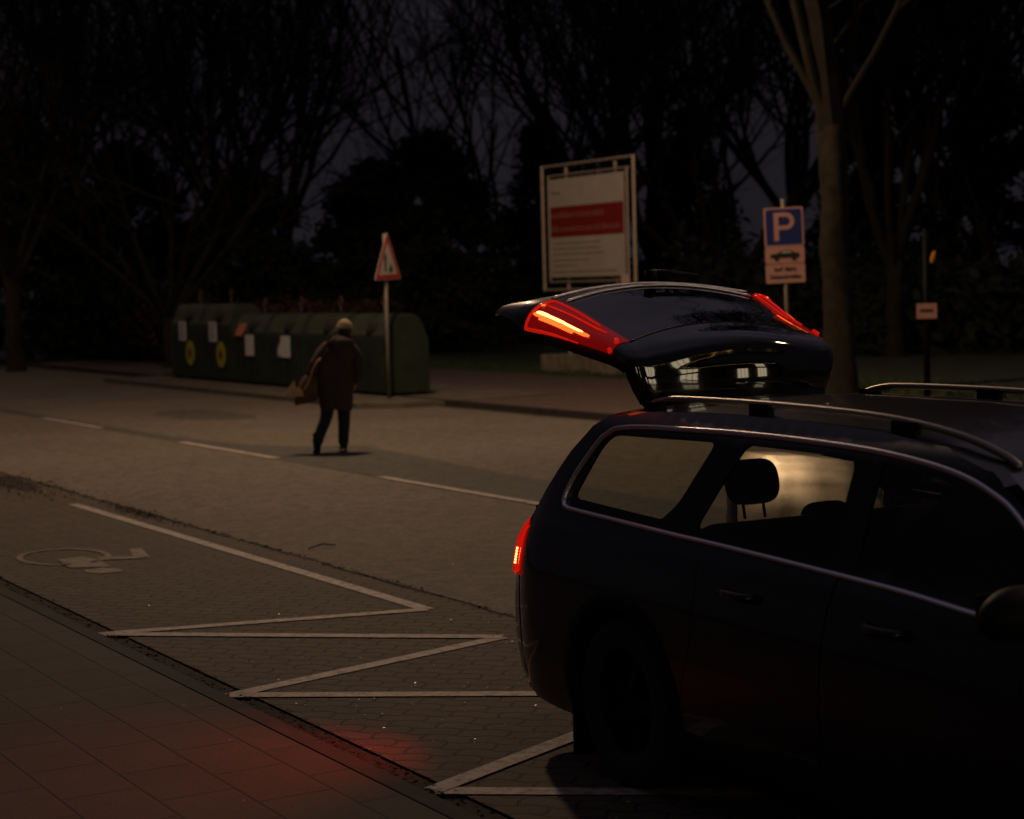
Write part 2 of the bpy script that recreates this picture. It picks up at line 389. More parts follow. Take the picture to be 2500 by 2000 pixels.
# ------------------------------------------------------------------ street lamp (hangs over the road, above the frame)
M_lamp_house = pbr('lamp_housing', (.2, .2, .2), .5)
def street_lamp(u, v, z, power, label, col=(1, .655, .38)):
    r = empty('street_lamp', G(u, v, z), A30, label, 'street lamp', 'street lamps hanging over the road')
    mb = MB(); mb.lathe([(0, .16), (.10, .15), (.24, .05), (.27, 0), (.25, 0), (.2, .04), (0, .06)], 24); mb.build('lamp_housing', M_lamp_house, r, True)
    mb = MB(); mb.tube([(-9, 0, .75), (-4, 0, .35), (0, 0, .17), (4, 0, .35), (9, 0, .75)], .008, 5); mb.build('span_wire', M_lamp_house, r)
    mb = MB(); mb.lathe([(0, -.03), (.12, -.02), (.18, .01), (0, .015)], 20); mb.build('lamp_diffuser', emis('lamp_glow', col, 60), r, True)
    ld = bpy.data.lights.new('street_light', 'SPOT'); ld.spot_size = math.radians(160); ld.spot_blend = .12; ld.energy = power; ld.color = col; ld.shadow_soft_size = .30
    lo = bpy.data.objects.new('street_light', ld); link(lo, r); lo.location = (0, 0, -.20)
    return r
street_lamp(16.3, 7.4, 10.5, LAMP_POWER, 'warm lamp hanging on a wire above the person on the road')
street_lamp(-2.8, 8.6, 8.0, LAMP_POWER * .10, 'warm lamp hanging on a wire above the road to the right of the car')
street_lamp(44.0, 6.0, 10.0, LAMP_POWER * .10, 'warm lamp hanging on a wire far down the road')
# ------------------------------------------------------------------ the car: x forward from the rear bumper, y = -near side, z up
YAW = 0.4683; CX, CY = 0.7366, 8.9808
M_carpaint = pbr('car_paint', (.0025, .0016, .0028), .35, metal=.1, coat=.65, coat_rough=.05, spec=.35)
M_plastic = pbr('black_plastic', (.004, .004, .004), .6, spec=.15)
M_gloss = pbr('gloss_black', (.004, .004, .004), .12, spec=.5)
M_spoiler = pbr('spoiler_paint', (.003, .0025, .003), .05, coat=.8, coat_rough=.01, spec=.7)
M_chrome = pbr('satin_trim', (.88, .84, .92), .36, metal=1.0)
M_rail = pbr('rail_aluminium', (.38, .34, .29), .42, metal=1.0)
M_glass = glassy('car_glass', (.58, .60, .52), .9)
M_glass_dark = glassy('rear_screen_glass', (.045, .045, .05), 1.0, ior=2.3)
M_fabric = pbr('seat_fabric', (.010, .010, .010), .95)
M_trimcloth = pbr('headliner', (.05, .045, .04), .95)
M_rubber = pbr('tyre_rubber', (.010, .010, .010), .9)
M_rim = pbr('alloy_rim', (.008, .008, .008), .6, metal=.8)
def lens_mat(name, base, em, s):
    m, n, out = new_mat(name); p = N(n, 'ShaderNodeBsdfPrincipled', Roughness=.12); p.inputs['Base Color'].default_value = (*base, 1)
    p.inputs['Emission Color'].default_value = (*em, 1); p.inputs['Emission Strength'].default_value = s
    n.links.new(p.outputs[0], out.inputs[0]); return m
M_lens = lens_mat('lamp_lens', (.10, .004, .004), (1, .008, .003), .12)
M_lens_body = lens_mat('lamp_lens_lit', (.15, .005, .005), (1, .010, .004), .32)
M_lens_hi = lens_mat('lamp_lens_bright', (.2, .005, .005), (1, .014, .004), .42)
M_led = emis('led_strip', (1, .27, .07), 7.5)
M_led_edge = emis('led_edge', (1, .10, .012), 2.6)

ZY = [(.05, .80), (.18, .845), (.25, .885), (.40, .915), (.60, .925), (.80, .920), (.92, .895), (1.00, .868), (1.06, .835), (1.10, .815), (1.30, .745), (1.48, .675), (1.53, .63), (1.56, .585), (1.60, .56)]
def Yz(z):
    zz_ = [a for a, b in ZY]; yy = [b for a, b in ZY]
    return float(np.mean(np.interp([z - .025, z - .0125, z, z + .0125, z + .025], zz_, yy)))
def YS(x, z):
    y = Yz(z)
    if x < .45: y -= .13 * ((.45 - x) / .45) ** 3
    if x < .9 and z > 1.1: y -= .035 * ((.9 - x) / .9) ** 2 * min(1, (z - 1.1) / .3)
    if x > 3.9: y -= .17 * ((x - 3.9) / .95) ** 2.4
    if x > 2.6 and z > 1.1: y -= .03 * (x - 2.6)
    return y
def resample(poly, step=.045, closed=True):
    out = []; n = len(poly)
    for i in range(n if closed else n - 1):
        a, b = poly[i], poly[(i + 1) % n]; L = math.hypot(b[0] - a[0], b[1] - a[1]); k = max(1, int(L / step))
        for j in range(k): out.append((a[0] + (b[0] - a[0]) * j / k, a[1] + (b[1] - a[1]) * j / k))
    if not closed: out.append(poly[-1])
    return out
def smooth_poly(poly, rad, n=5):
    """round the corners of a closed polygon"""
    out = []; m = len(poly)
    for i in range(m):
        p0, p, p1 = [Vector(poly[(i + d) % m]) for d in (-1, 0, 1)]
        r = rad[i] if isinstance(rad, (list, tuple)) else rad
        a = p0 - p; b = p1 - p; ra = min(r, a.length * .45); rb = min(r, b.length * .45)
        if r <= 0: out.append(tuple(p)); continue
        A = p + a.normalized() * ra; B = p + b.normalized() * rb
        for k in range(n + 1):
            t = k / n; out.append(tuple((1 - t) ** 2 * A + 2 * t * (1 - t) * p + t * t * B))
    return out
def catmull(pts, k=6, closed=False):
    P = [Vector(p) for p in pts]; n = len(P); out = []
    for i in range(n if closed else n - 1):
        p0, p1, p2, p3 = [P[(i + d) % n] if closed else P[min(max(i + d, 0), n - 1)] for d in (-1, 0, 1, 2)]
        for j in range(k):
            t = j / k; out.append(tuple(.5 * ((2 * p1) + (p2 - p0) * t + (2 * p0 - 5 * p1 + 4 * p2 - p3) * t * t + (3 * p1 - p0 - 3 * p2 + p3) * t ** 3)))
    if not closed: out.append(tuple(P[-1]))
    return out
def inside(p, poly):
    x, y = p; c = False; n = len(poly); j = n - 1
    for i in range(n):
        xi, yi = poly[i]; xj, yj = poly[j]
        if (yi > y) != (yj > y) and x < (xj - xi) * (y - yi) / (yj - yi) + xi: c = not c
        j = i
    return c
def side_panel(name, mat, outline, holes, parent, sgn, off=0.0, step=.055, yfun=YS, rim=.012, src=None):
    """a panel cut in side view and laid on the curved flank; sgn=-1 is the near side"""
    if src is None:
        loops = [resample(outline, step)] + [resample(h, step) for h in holes]
        vs = []; es = []
        for L in loops:
            b = len(vs); vs += [Vector(q) for q in L]; es += [(b + i, b + (i + 1) % len(L)) for i in range(len(L))]
        x0, x1 = min(q[0] for q in outline), max(q[0] for q in outline); z0, z1 = min(q[1] for q in outline), max(q[1] for q in outline)
        bnd = np.array([q for L in loops for q in L])
        for i in range(int((x1 - x0) / step) + 1):
            for j in range(int((z1 - z0) / step) + 1):
                q = (x0 + (i + .5) * step, z0 + (j + (.25 if i % 2 else .75)) * step)
                if inside(q, loops[0]) and not any(inside(q, h) for h in loops[1:]) and np.min(np.hypot(*(bnd - q).T)) > step * .45: vs.append(Vector(q))
        r = delaunay_2d_cdt(vs, es, [], 0, 1e-5)
        V2, F2 = r[0], r[2]; tris = []
        for f in F2:
            c = sum((V2[i] for i in f), Vector((0, 0))) / len(f)
            if inside(c, loops[0]) and not any(inside(c, h) for h in loops[1:]): tris.append(list(f))
        src = (loops, [tuple(q) for q in V2], tris)
    loops, V2, tris = src
    bm = bmesh.new(); nv = []
    bv = [bm.verts.new((x, sgn * (yfun(x, z) + off), z)) for x, z in V2]
    for f in tris:
        try: bm.faces.new([bv[i] for i in (f if sgn < 0 else f[::-1])])
        except ValueError: pass
    bm.normal_update()
    # turned-in edge
    if rim > 0:
        e0 = [e for e in bm.edges if e.is_boundary]
        r = bmesh.ops.extrude_edge_only(bm, edges=e0)
        for q in [g for g in r['geom'] if isinstance(g, bmesh.types.BMVert)]: q.co.y -= sgn * rim
    me = bpy.data.meshes.new(name); bm.to_mesh(me); bm.free(); me.materials.append(mat)
    me.polygons.foreach_set('use_smooth', [True] * len(me.polygons))
    nrm = []
    e = .012
    for q in me.vertices:
        x, z = q.co.x, q.co.z; dx = (yfun(x + e, z) - yfun(x - e, z)) / (2 * e); dz = (yfun(x, z + e) - yfun(x, z - e)) / (2 * e)
        nrm.append(Vector((-dx, sgn, -dz)).normalized())
    me.normals_split_custom_set_from_vertices(nrm)
    o = bpy.data.objects.new(name, me); link(o, parent); return o, src

car = empty('parked_car', (CX, CY, 0), YAW - PI / 2, 'dark estate car standing at the kerb with its tailgate raised and red tail lamps lit', 'car')
def arch(cx, r, a0, a1, n=16): return [(cx + r * math.cos(math.radians(a0 + (a1 - a0) * k / n)), .35 + r * math.sin(math.radians(a0 + (a1 - a0) * k / n))) for k in range(n + 1)]
RWX, FWX = 1.09, 3.92
top_edge = [(2.45, 1.545), (2.0, 1.555), (1.5, 1.555), (1.05, 1.545), (.74, 1.530), (.60, 1.510)]
dlo_top = [(.665, 1.435), (.74, 1.462), (.96, 1.478), (1.25, 1.485), (1.62, 1.492), (2.05, 1.492), (2.50, 1.482), (2.80, 1.458), (2.99, 1.428), (3.13, 1.388), (3.24, 1.342), (3.40, 1.24), (3.56, 1.12)]
dlo_bot = [(3.56, 1.025), (3.22, 1.033), (2.86, 1.052), (2.46, 1.063), (1.77, 1.078), (1.40, 1.083), (.98, 1.092), (.56, 1.102)]
dlo_rear = [(.47, 1.115), (.455, 1.155), (.50, 1.26), (.61, 1.40)]
outline = ([(.50, .20), (.66, .20)] + arch(RWX, .405, 202, -20) + [(1.52, .19), (3.46, .19)] + arch(FWX, .405, 202, -20) +
           [(4.40, .20), (4.72, .26), (4.83, .42), (4.84, .62), (4.78, .76), (4.62, .85), (4.35, .93), (4.0, .985), (3.72, 1.02), (3.62, 1.06), (3.48, 1.19), (3.30, 1.34), (3.08, 1.455), (2.82, 1.515)] +
           top_edge + [(.50, 1.46), (.37, 1.345), (.22, 1.155), (.155, 1.05), (.125, 1.02), (.085, .95), (.065, .78), (.02, .70), (.0, .56), (.015, .42), (.10, .29), (.22, .215)])
door_r = [(1.60, 1.078), (1.665, .92), (1.66, .70), (1.585, .52), (1.545, .34), (1.62, .27), (2.47, .27), (2.49, 1.059)]
door_f = [(2.502, 1.058), (2.482, .27), (3.36, .27), (3.44, .40), (3.47, .80), (3.47, 1.026), (3.22, 1.032), (2.86, 1.051)]
dlo = dlo_rear + dlo_top + dlo_bot
hole_all = [q for q in dlo_rear] + dlo_top + [(3.56, 1.022), (3.475, 1.024)] + [(3.475, .80), (3.445, .395), (3.365, .263), (1.615, .263), (1.538, .34), (1.58, .52), (1.653, .70), (1.657, .92), (1.595, 1.076)] + [(1.40, 1.083), (.98, 1.092), (.56, 1.102)]
win_q = smooth_poly([(.51, 1.145), (.625, 1.375), (.70, 1.43), (1.50, 1.448), (1.36, 1.20), (1.26, 1.125)], [.05, .05, .06, .04, .05, .03])
win_r = smooth_poly([(1.52, 1.115), (1.71, 1.452), (2.40, 1.450), (2.42, 1.10)], .05)
win_f = smooth_poly([(2.56, 1.095), (2.55, 1.445), (2.80, 1.425), (3.00, 1.385), (3.16, 1.33), (3.34, 1.20), (3.40, 1.09), (3.22, 1.07)], .03)
srcs = {}
for sgn in (-1, 1):
    def P(key, *a, **k):
        o, s = side_panel(*a, src=srcs.get(key), sgn=sgn, **k); srcs[key] = s; return o
    P('b', 'body_side', M_carpaint, outline, [hole_all], car)
    dr = P('dr', 'door', M_carpaint, door_r, [], car)
    df = P('df', 'door', M_carpaint, door_f, [], car)
    P('w', 'window_surround', M_gloss, dlo, [win_q, win_r, win_f], car, off=-.006)
    for key, wp in (('q', win_q), ('r', win_r), ('f', win_f)):
        P('g' + key, 'window', M_glass, wp, [], car, off=-.012, rim=0)
    # satin trim along the belt and over the windows
    for nm, line in (('belt_trim', [(3.56, 1.022)] + dlo_bot[1:] + [(.50, 1.106)]), ('window_trim', [(.50, 1.106)] + dlo_rear + dlo_top[:-1])):
        pts = catmull(line, 6); mb = MB(); mb.tube([(x, sgn * (YS(x, z) + .003), z) for x, z in pts], .0145, 8, flat=.7)
        mb.build(nm, M_chrome, car, True)
    for dd, hx in ((dr, 1.86), (df, 2.72)):
        mb = MB(); hz = .925; mb.tube([(hx + t, sgn * (YS(hx, hz) + b), hz + .0) for t, b in ((0, -.01), (.02, .03), (.06, .042), (.15, .042), (.19, .03), (.21, -.01))], .013, 8, flat=1.4)
        mb.build('door_handle', M_carpaint, dd, True)
    # cladding along sills and arches
    mb = MB()
    rows = []
    for x in np.linspace(1.50, 3.48, 14): rows.append([(x, sgn * (YS(x, z) + o_), z) for z, o_ in ((.335, .0), (.325, .014), (.25, .018), (.18, .0), (.16, -.06))])
    mb.grid(rows, sgn > 0)
    mb.build('sill_cladding', M_plastic, car, True)
    for cx in (RWX, FWX):
        mb = MB(); rows = []
        for k in range(33):
            a = math.radians(212 - 244 * k / 32)
            rows.append([(cx + r * math.cos(a), sgn * (YS(cx + r * math.cos(a), max(.16, .35 + r * math.sin(a))) + o_), .35 + r * math.sin(a)) for r, o_ in ((.47, .001), (.465, .012), (.41, .016), (.398, .0), (.395, -.22))])
        mb.grid(rows, sgn < 0); mb.build('wheel_arch', M_plastic, car, True)
    # mud flap behind the rear wheel
    mb = MB(); mb.box((.66, sgn * .80, .165), (.02, .20, .25), bev=.006); mb.build('mud_flap', M_plastic, car)
    # roof rail with three feet
    rp = catmull([(.80, 1.553), (.94, 1.586), (1.15, 1.599), (1.8, 1.604), (2.42, 1.592), (2.80, 1.553), (3.02, 1.500), (3.10, 1.462)], 6)
    mb = MB(); mb.tube([(x, sgn * (.575 - .02 * max(0, x - 2.4)), z) for x, z in rp], [.008] + [.0125] * (len(rp) - 2) + [.008], 10, flat=1.15)
    rl = mb.build('roof_rail', M_rail, car, True)
    for fx, tz in ((.88, 1.575), (1.68, 1.605), (2.56, 1.585)):
        mb = MB(); mb.prism([(fx - .075, -.02), (fx + .055, -.02), (fx + .04, .02), (fx - .06, .02)], 1.535, tz)
        for i, q in enumerate(mb.v): mb.v[i] = (q[0], q[1] + sgn * .575, q[2])
        mb.build('rail_foot', M_plastic, rl)
    # door mirror
    mb = MB(); rows = []
    for i in range(13):
        th = PI * i / 12; rr = math.sin(th) ** .75
        rows.append([(3.545 + .075 * rr * math.cos(a) + .0, sgn * (.985 - .125 * math.cos(th)), 1.095 + .085 * rr * math.sin(a) + .01 * math.cos(th)) for a in [2 * PI * k / 16 for k in range(17)]])
    mb.grid(rows, sgn > 0); dm = mb.build('door_mirror', M_plastic, car, True)
    mb = MB(); mb.box((3.52, sgn * .88, 1.04), (.10, .10, .03), bev=.01); mb.build('mirror_arm', M_plastic, dm)
    mb = MB(); mb.box((3.474, sgn * .985, 1.095), (.012, .18, .115), bev=.004); mb.build('mirror_glass', M_gloss, dm)
    # rear corner lamp wrapping from flank to tail
    zs = [.755, .78, .80, .86, .92, .97, 1.005, 1.03, 1.045]
    def cornerline(z, t, lift):
        # t 0..1 runs forward edge -> rear face
        xf = .150 + .02 * (z - .75) if z < 1.0 else .155; pts_ = []
        xs_ = xf * (1 - t); base = YS(xs_, z)
        lean = .085 * max(0, (z - .95) / .1)
        if t < .8:
            x = xf - (xf - .045) * (t / .8); return (x - lift * .6 + lean, sgn * (YS(x, z) + lift), z)
        k = (t - .8) / .2; return (.045 - .025 * k - lift + lean, sgn * (YS(.045, z) - .10 * k + lift * .4), z)
    mb = MB(); mb.grid([[cornerline(z, t, .010 if 0 < i < len(zs) - 1 else -.004) for t in (0, .02, .2, .4, .6, .8, .9, 1.0)] for i, z in enumerate(zs)], sgn < 0)
    cl = mb.build('tail_lamp', M_lens_body, car, True)
    mb = MB(); mb.tube([cornerline(z, .78, .016) for z in (.765, .80, .86, .92, .97, 1.005, 1.03)], [.010, .014, .016, .015, .013, .012, .008], 6); mb.build('lamp_light_guide', M_lens_hi, cl, True)
    mb = MB(); mb.tube([cornerline(z, .50, .012) for z in (.775, .86, .93, .99, 1.025)], [.022, .024, .020, .012, .006], 6, flat=.4); mb.build('lamp_light_guide', M_lens_hi, cl, True)
    mb = MB(); mb.tube([cornerline(.772, t, .018) for t in (.05, .3, .6, .8)], .006, 6); mb.build('lamp_light_guide', M_lens_hi, cl, True)
    mb = MB(); mb.tube([cornerline(z, .86, .014) for z in (.82, .86, .90, .94, .98)], .010, 6); mb.build('lamp_light_guide', M_led_edge, cl, True)
    for i in range(6):
        for j in range(2):
            mb = MB(); c = cornerline(.815 + i * .013, .40 + j * .12, .020); mb.box(c, (.009, .006, .009))
            mb.build('led', M_led, cl)

# roof skin, rear header, windscreen, bonnet, nose
def ztop(x):
    L = sorted(outline_top, key=lambda q: q[0]); return float(np.interp(x, [q[0] for q in L], [q[1] for q in L]))
outline_top = top_edge + [(2.82, 1.515), (3.08, 1.455), (3.30, 1.34)]
rows = []
for x in np.linspace(.60, 3.16, 28):
    zt = ztop(x); ye = YS(x, zt); hump = .040 * (1 if x > .75 else .85)
    sh = -.05 if x < .65 else 0
    rows.append([(x - (.06 * (1 - t * t) if x < .61 else 0), t * ye, zt + hump * (1 - t ** 2) ** .9) for t in np.linspace(-1, 1, 25)])
mb = MB(); mb.grid(rows, False); mb.build('roof', M_carpaint, car, True)
rows = [[(x, y, z - .03) for x, y, z in r] for r in rows]
mb = MB(); mb.grid(rows, True); mb.build('headliner', M_trimcloth, car, True)
mb = MB(); rows = []
for k in range(9):
    s = k / 8; x = 3.16 + .58 * s; z = 1.455 - .38 * s
    ye = (YS(3.16, 1.42) - .02) + .15 * s
    rows.append([(x + .14 * s * (1 - t * t) + .04 * (1 - t * t), t * ye, z + .012 * (1 - t * t) + .035 * math.sin(PI * s)) for t in np.linspace(-1, 1, 17)])
mb.grid(rows); mb.build('windscreen', glassy('windscreen_glass', (.25, .25, .25), .25), car, True)
mb = MB(); rows = []
for x, z in [(3.62, 1.045), (3.80, 1.02), (4.0, .985), (4.2, .96), (4.4, .92), (4.6, .86), (4.75, .78), (4.82, .72)]:
    rows.append([(x + (.22 * (1 - t * t) if x < 3.7 else (.10 * (1 - t * t) if x > 4.5 else .12 * (1 - t * t))), t * (YS(min(x, 4.75), z) - .002), z + .045 * (1 - t * t)) for t in np.linspace(-1, 1, 17)])
mb.grid(rows); mb.build('bonnet', M_carpaint, car, True)
mb = MB(); rows = []
for z in (.76, .66, .52, .40, .28, .20):
    ye = YS(4.80, z); rows.append([(4.83 + .13 * (1 - abs(t) ** 2.5) - (.03 if z < .3 else 0), t * ye, z) for t in np.linspace(-1, 1, 21)])
mb.grid(rows); mb.build('front_bumper', M_carpaint, car, True)
mb = MB(); mb.box((4.955, 0, .66), (.03, .70, .18), bev=.02); mb.build('grille', M_plastic, car)
for sgn in (-1, 1):
    mb = MB(); mb.box((4.84, sgn * .58, .70), (.12, .26, .12), bev=.04); mb.build('headlight', M_glass_dark, car)
# rear bumper, load sill, boot floor, inner walls
mb = MB(); rows = []
for z, xo in ((.775, .10), (.765, .0), (.70, -.035), (.60, -.05), (.45, -.045), (.33, .0), (.24, .08)):
    ye = YS(.02, z) - .002; row = []; xe = .115 if z > .4 else (.15 if z > .3 else .25); y1 = YS(xe, z) + .004
    for t in np.linspace(-1, 1, 41):
        k = max(0.0, (abs(t) - .82) / .18); x0 = xo * .9 - .02 * (1 - t * t)
        an = k * PI / 2; y0 = .82 * y1 * min(1, abs(t) / .82)
        row.append((x0 + (xe - x0) * (1 - math.cos(an)), math.copysign(y0 + (y1 - .82 * y1) * math.sin(an), t) if t else 0.0, z))
    rows.append(row)
mb.grid(rows, True); mb.build('rear_bumper', M_carpaint, car, True)
mb = MB(); mb.box((.85, 0, .66), (1.5, 1.50, .02)); mb.box((.82, -.735, .86), (1.50, .03, .42)); mb.box((.82, .735, .86), (1.50, .03, .42)); mb.box((.20, -.68, .86), (.16, .10, .28)); mb.box((.20, .68, .86), (.16, .10, .28)); mb.box((2.4, 0, .32), (1.9, 1.5, .03))
mb.box((2.4, -.80, .62), (1.9, .03, .80)); mb.box((2.4, .80, .62), (1.9, .03, .80))
mb.build('boot_lining', M_fabric, car)
mb = MB(); mb.box((2.4, 0, .21), (4.3, 1.5, .06)); mb.build('underbody', M_plastic, car)
for sgn in (-1, 1):   # inner side of the rear pillars: closes the tailgate opening
    mb = MB(); rows = []
    for x, z in [(.09, .95), (.125, 1.02), (.155, 1.05), (.22, 1.155), (.37, 1.345), (.50, 1.46), (.60, 1.510)]:
        y = YS(x, z); rows.append([(x, sgn * y, z), (x + .02, sgn * (y - .05), z), (x + .10, sgn * (y - .09), z)])
    mb.grid(rows, sgn > 0); mb.build('pillar_trim', M_carpaint, car, True)
mb = MB(); mb.tube([(3.55, 0, .95)] * 1 + [(3.56, 0, .96)], .01); mb.v = []; mb.f = []; mb.m = []
mb.box((3.45, 0, .93), (.42, 1.46, .18), bev=.05); mb.build('dashboard', M_plastic, car, True)
# seats
def seat(x, y, wd, hr=True):
    mb = MB(); M1 = Matrix.Rotation(math.radians(-18), 4, 'Y')
    mb.box((x + .28, y, .50), (.52, wd, .16), bev=.05); mb.build('seat', M_fabric, car, True)
    mb = MB(); mb.box((x, y, .80), (.15, wd, .62), M1, bev=.055); b = mb.build('seat_back', M_fabric, car, True)
    return b
def headrest(parent, x, y, z, wd=.25, hh=.17):
    mb = MB(); M1 = Matrix.Rotation(math.radians(-12), 4, 'Y'); rows = []
    for i in range(15):
        ph = -PI / 2 + PI * i / 14; rows.append([Vector((x, y, z)) + M1 @ Vector((.055 * abs(math.cos(ph)) ** .7 * math.cos(a), wd * .52 * abs(math.cos(ph)) ** .5 * math.copysign(abs(math.sin(a)) ** .7, math.sin(a)), hh * .56 * math.copysign(abs(math.sin(ph)) ** .8, math.sin(ph)))) for a in [2 * PI * k / 24 for k in range(25)]])
    mb.grid(rows); h = mb.build('headrest', M_fabric, parent, True)
    for d in (-.05, .05):
        mb = MB(); mb.tube([(x + .02, y + d, z - .15), (x, y + d, z - .06)], .007, 6); mb.build('headrest_post', M_plastic, h)
b = seat(1.42, 0, 1.32)
for yy in (-.38, 0, .38): headrest(b, 1.30, yy, 1.255 if yy else 1.05)
for yy in (-.37, .37): headrest(seat(2.74, yy, .50), 2.63, yy, 1.26)
mb = MB(); mb.lathe([(.185, -.014), (.20, 0), (.185, .014), (.17, 0)], 28, Matrix.Translation((3.12, .37, .95)) @ Matrix.Rotation(math.radians(-65), 4, 'Y'), closed=True); mb.build('steering_wheel', M_plastic, car, True)
# boot lamp, and a folded cream blanket piled in the boot (a thing of its own)
ld = bpy.data.lights.new('boot_light', 'SPOT'); ld.spot_size = math.radians(95); ld.spot_blend = .8; ld.energy = 9.0; ld.color = (1, .74, .46); ld.shadow_soft_size = .02
lo = bpy.data.objects.new('boot_light', ld); link(lo, car); lo.location = (1.26, -.22, 1.46); lo.rotation_euler = Vector((-.42, .28, -.22)).to_track_quat('-Z', 'Y').to_euler()
# wheels
for cx in (RWX, FWX):
    for sgn in (-1, 1):
        R = Matrix.Translation((cx, sgn * .80, .352)) @ Matrix.Rotation(PI / 2 * -sgn, 4, 'X')
        we = bpy.data.objects.new('wheel', None); link(we, car)
        mb = MB(); mb.lathe([(.225, -.10), (.30, -.115), (.338, -.10), (.350, -.06), (.352, .0), (.350, .06), (.338, .10), (.30, .115), (.232, .10), (.225, .07)], 40, R); mb.build('tyre', M_rubber, we, True)
        mb = MB(); mb.lathe([(.225, .08), (.215, .06), (.21, -.08), (.20, -.1)], 32, R); mb.lathe([(0, .075), (.05, .072), (.06, .05), (0, .05)], 20, R)
        for k in range(5):
            a = 2 * PI * k / 5; c, s_ = math.cos(a), math.sin(a)
            q = [(.04, -.035), (.215, -.022), (.215, .022), (.04, .035)]
            vs = [R @ Vector((c * r - s_ * t, s_ * r + c * t, z)) for z in (.045, .070) for r, t in q]
            mb.add(vs, [(0, 3, 2, 1), (4, 5, 6, 7), (0, 1, 5, 4), (1, 2, 6, 5), (2, 3, 7, 6), (3, 0, 4, 7)])
        mb.build('rim', M_rim, we, True, angle=.6)
        mb = MB(); mb.lathe([(0, .0), (.16, .0), (.165, .01)], 24, R); mb.build('brake_disc', M_rim, we)

# ---- raised tailgate: profile from the hinge over spoiler, screen and lower panel to the tip
ST = [  # x, z, glass half width g, outer half width o, side drop d
 (.658, 1.535, .43, .49, .030), (.664, 1.60, .45, .520, .045), (.660, 1.68, .47, .545, .050), (.634, 1.765, .48, .560, .052), (.520, 1.824, .490, .575, .055),
 (.300, 1.893, .495, .620, .075), (.120, 1.958, .510, .665, .100), (-.045, 2.008, .535, .705, .125), (-.115, 2.020, .56, .715, .125),
 (-.200, 2.018, .58, .710, .090), (-.420, 1.998, .60, .675, .040), (-.570, 1.968, .57, .620, .018), (-.650, 1.945, .54, .57, .006)]
KS = 5
SP = catmull([s[:3] for s in ST], KS); SQ = catmull([(s[3], s[4], 0) for s in ST], KS)
NS = len(SP)
def hatch_pt(i, kind, t, lift=0.0):
    """i station index (float), kind: 'c' across the middle t in -1..1, 's' side wrap t in 0..1, y positive = near"""
    i = max(0, min(NS - 1.0001, i)); a = int(i); f = i - a
    L = lambda S, k: S[a][k] * (1 - f) + S[a + 1][k] * f
    x, z, g = L(SP, 0), L(SP, 1), L(SP, 2); o_, d = L(SQ, 0), L(SQ, 1)
    a2 = max(0, min(NS - 2, a)); tx, tz = SP[min(NS - 1, a2 + 1)][0] - SP[max(0, a2 - 1)][0], SP[min(NS - 1, a2 + 1)][1] - SP[max(0, a2 - 1)][1]
    Lt = math.hypot(tx, tz); tx /= Lt; tz /= Lt; nx, nz = tz, -tx
    if kind == 'c': y = g * t; crown = .050 * (1 - t * t); bow = .075 * (1 - t * t) * min(1, i / 6); drop = 0
    else:
        s, q = t; crown = 0; bow = 0; an = q * PI / 2
        y = s * (g + (o_ - g) * math.sin(an) ** .9); drop = -.006 * q - (d) * (1 - math.cos(an)) ** 1.15
    off = crown + drop + lift
    return (x + nx * off + tx * bow, -y, z + nz * off + tz * bow)
i_g0, i_g1 = 4 * KS, 7 * KS
def hatch_rows(i0, i1, lift=0.0, cen=True, sides=(1, -1), nt_=21):
    rows = []
    for i in range(i0, i1 + 1):
        r = []
        if -1 in sides or cen:
            if 1 in sides: r += [hatch_pt(i, 's', (1, q), lift) for q in np.linspace(1, 0, 8)[:-1]]
            if cen: r += [hatch_pt(i, 'c', t, lift) for t in np.linspace(1, -1, nt_)]
            if -1 in sides: r += [hatch_pt(i, 's', (-1, q), lift) for q in np.linspace(0, 1, 8)[1:]]
        rows.append(r)
    return rows
def red_light(parent, loc, e, dirv):
    ld = bpy.data.lights.new('tail_light_glow', 'SPOT'); ld.energy = e; ld.color = (1, .03, .01); ld.shadow_soft_size = .02; ld.spot_size = math.radians(88); ld.spot_blend = 1.0
    lo = bpy.data.objects.new('tail_light_glow', ld); link(lo, parent); lo.location = loc
    lo.rotation_euler = Vector(dirv).to_track_quat('-Z', 'Y').to_euler()
for s_ in (-1, 1): red_light(car, (-.02, s_ * .93, .87), 65.0, (-.12, s_ * 1.32, -.66))
hatch = bpy.data.objects.new('tailgate', None); link(hatch, car)
mb = MB(); mb.grid(hatch_rows(0, i_g0), False); mb.build('spoiler', M_spoiler, hatch, True)
mb = MB(); mb.grid([[hatch_pt(i, 'c', t) for t in np.linspace(1, -1, 21)] for i in range(i_g0, i_g1 + 1)]); mb.build('rear_screen', M_glass_dark, hatch, True)
mb = MB(); mb.grid(hatch_rows(i_g1, NS - 1), False); mb.build('lower_panel', M_carpaint, hatch, True)
rows = [hatch_rows(i, i, -.055 if i < 8 * KS else -.055 + .045 * (i - 8 * KS) / (NS - 1 - 8 * KS))[0] for i in range(NS)]
for r in rows:      # inner trim, a little smaller than the skin
    for k in range(len(r)): r[k] = (r[k][0], r[k][1] * .965, r[k][2])
mb = MB(); mb.grid(rows, True); mb.build('inner_trim', M_plastic, hatch, True)
mb = MB(); mb.tube([hatch_pt(i_g1 - 1.2, 'c', t, .006) for t in np.linspace(.98, -.98, 30)], .007, 6); mb.tube([hatch_pt(i_g1 + 3, 'c', t, .006) for t in np.linspace(1.0, -1.0, 30)], .008, 6); mb.build('screen_trim', M_chrome, hatch, True)
mb = MB(); mb.tube([hatch_pt(i_g0, 'c', t, -.002) for t in np.linspace(1, -1, 30)], .006, 6); mb.build('screen_seal', M_plastic, hatch, True)
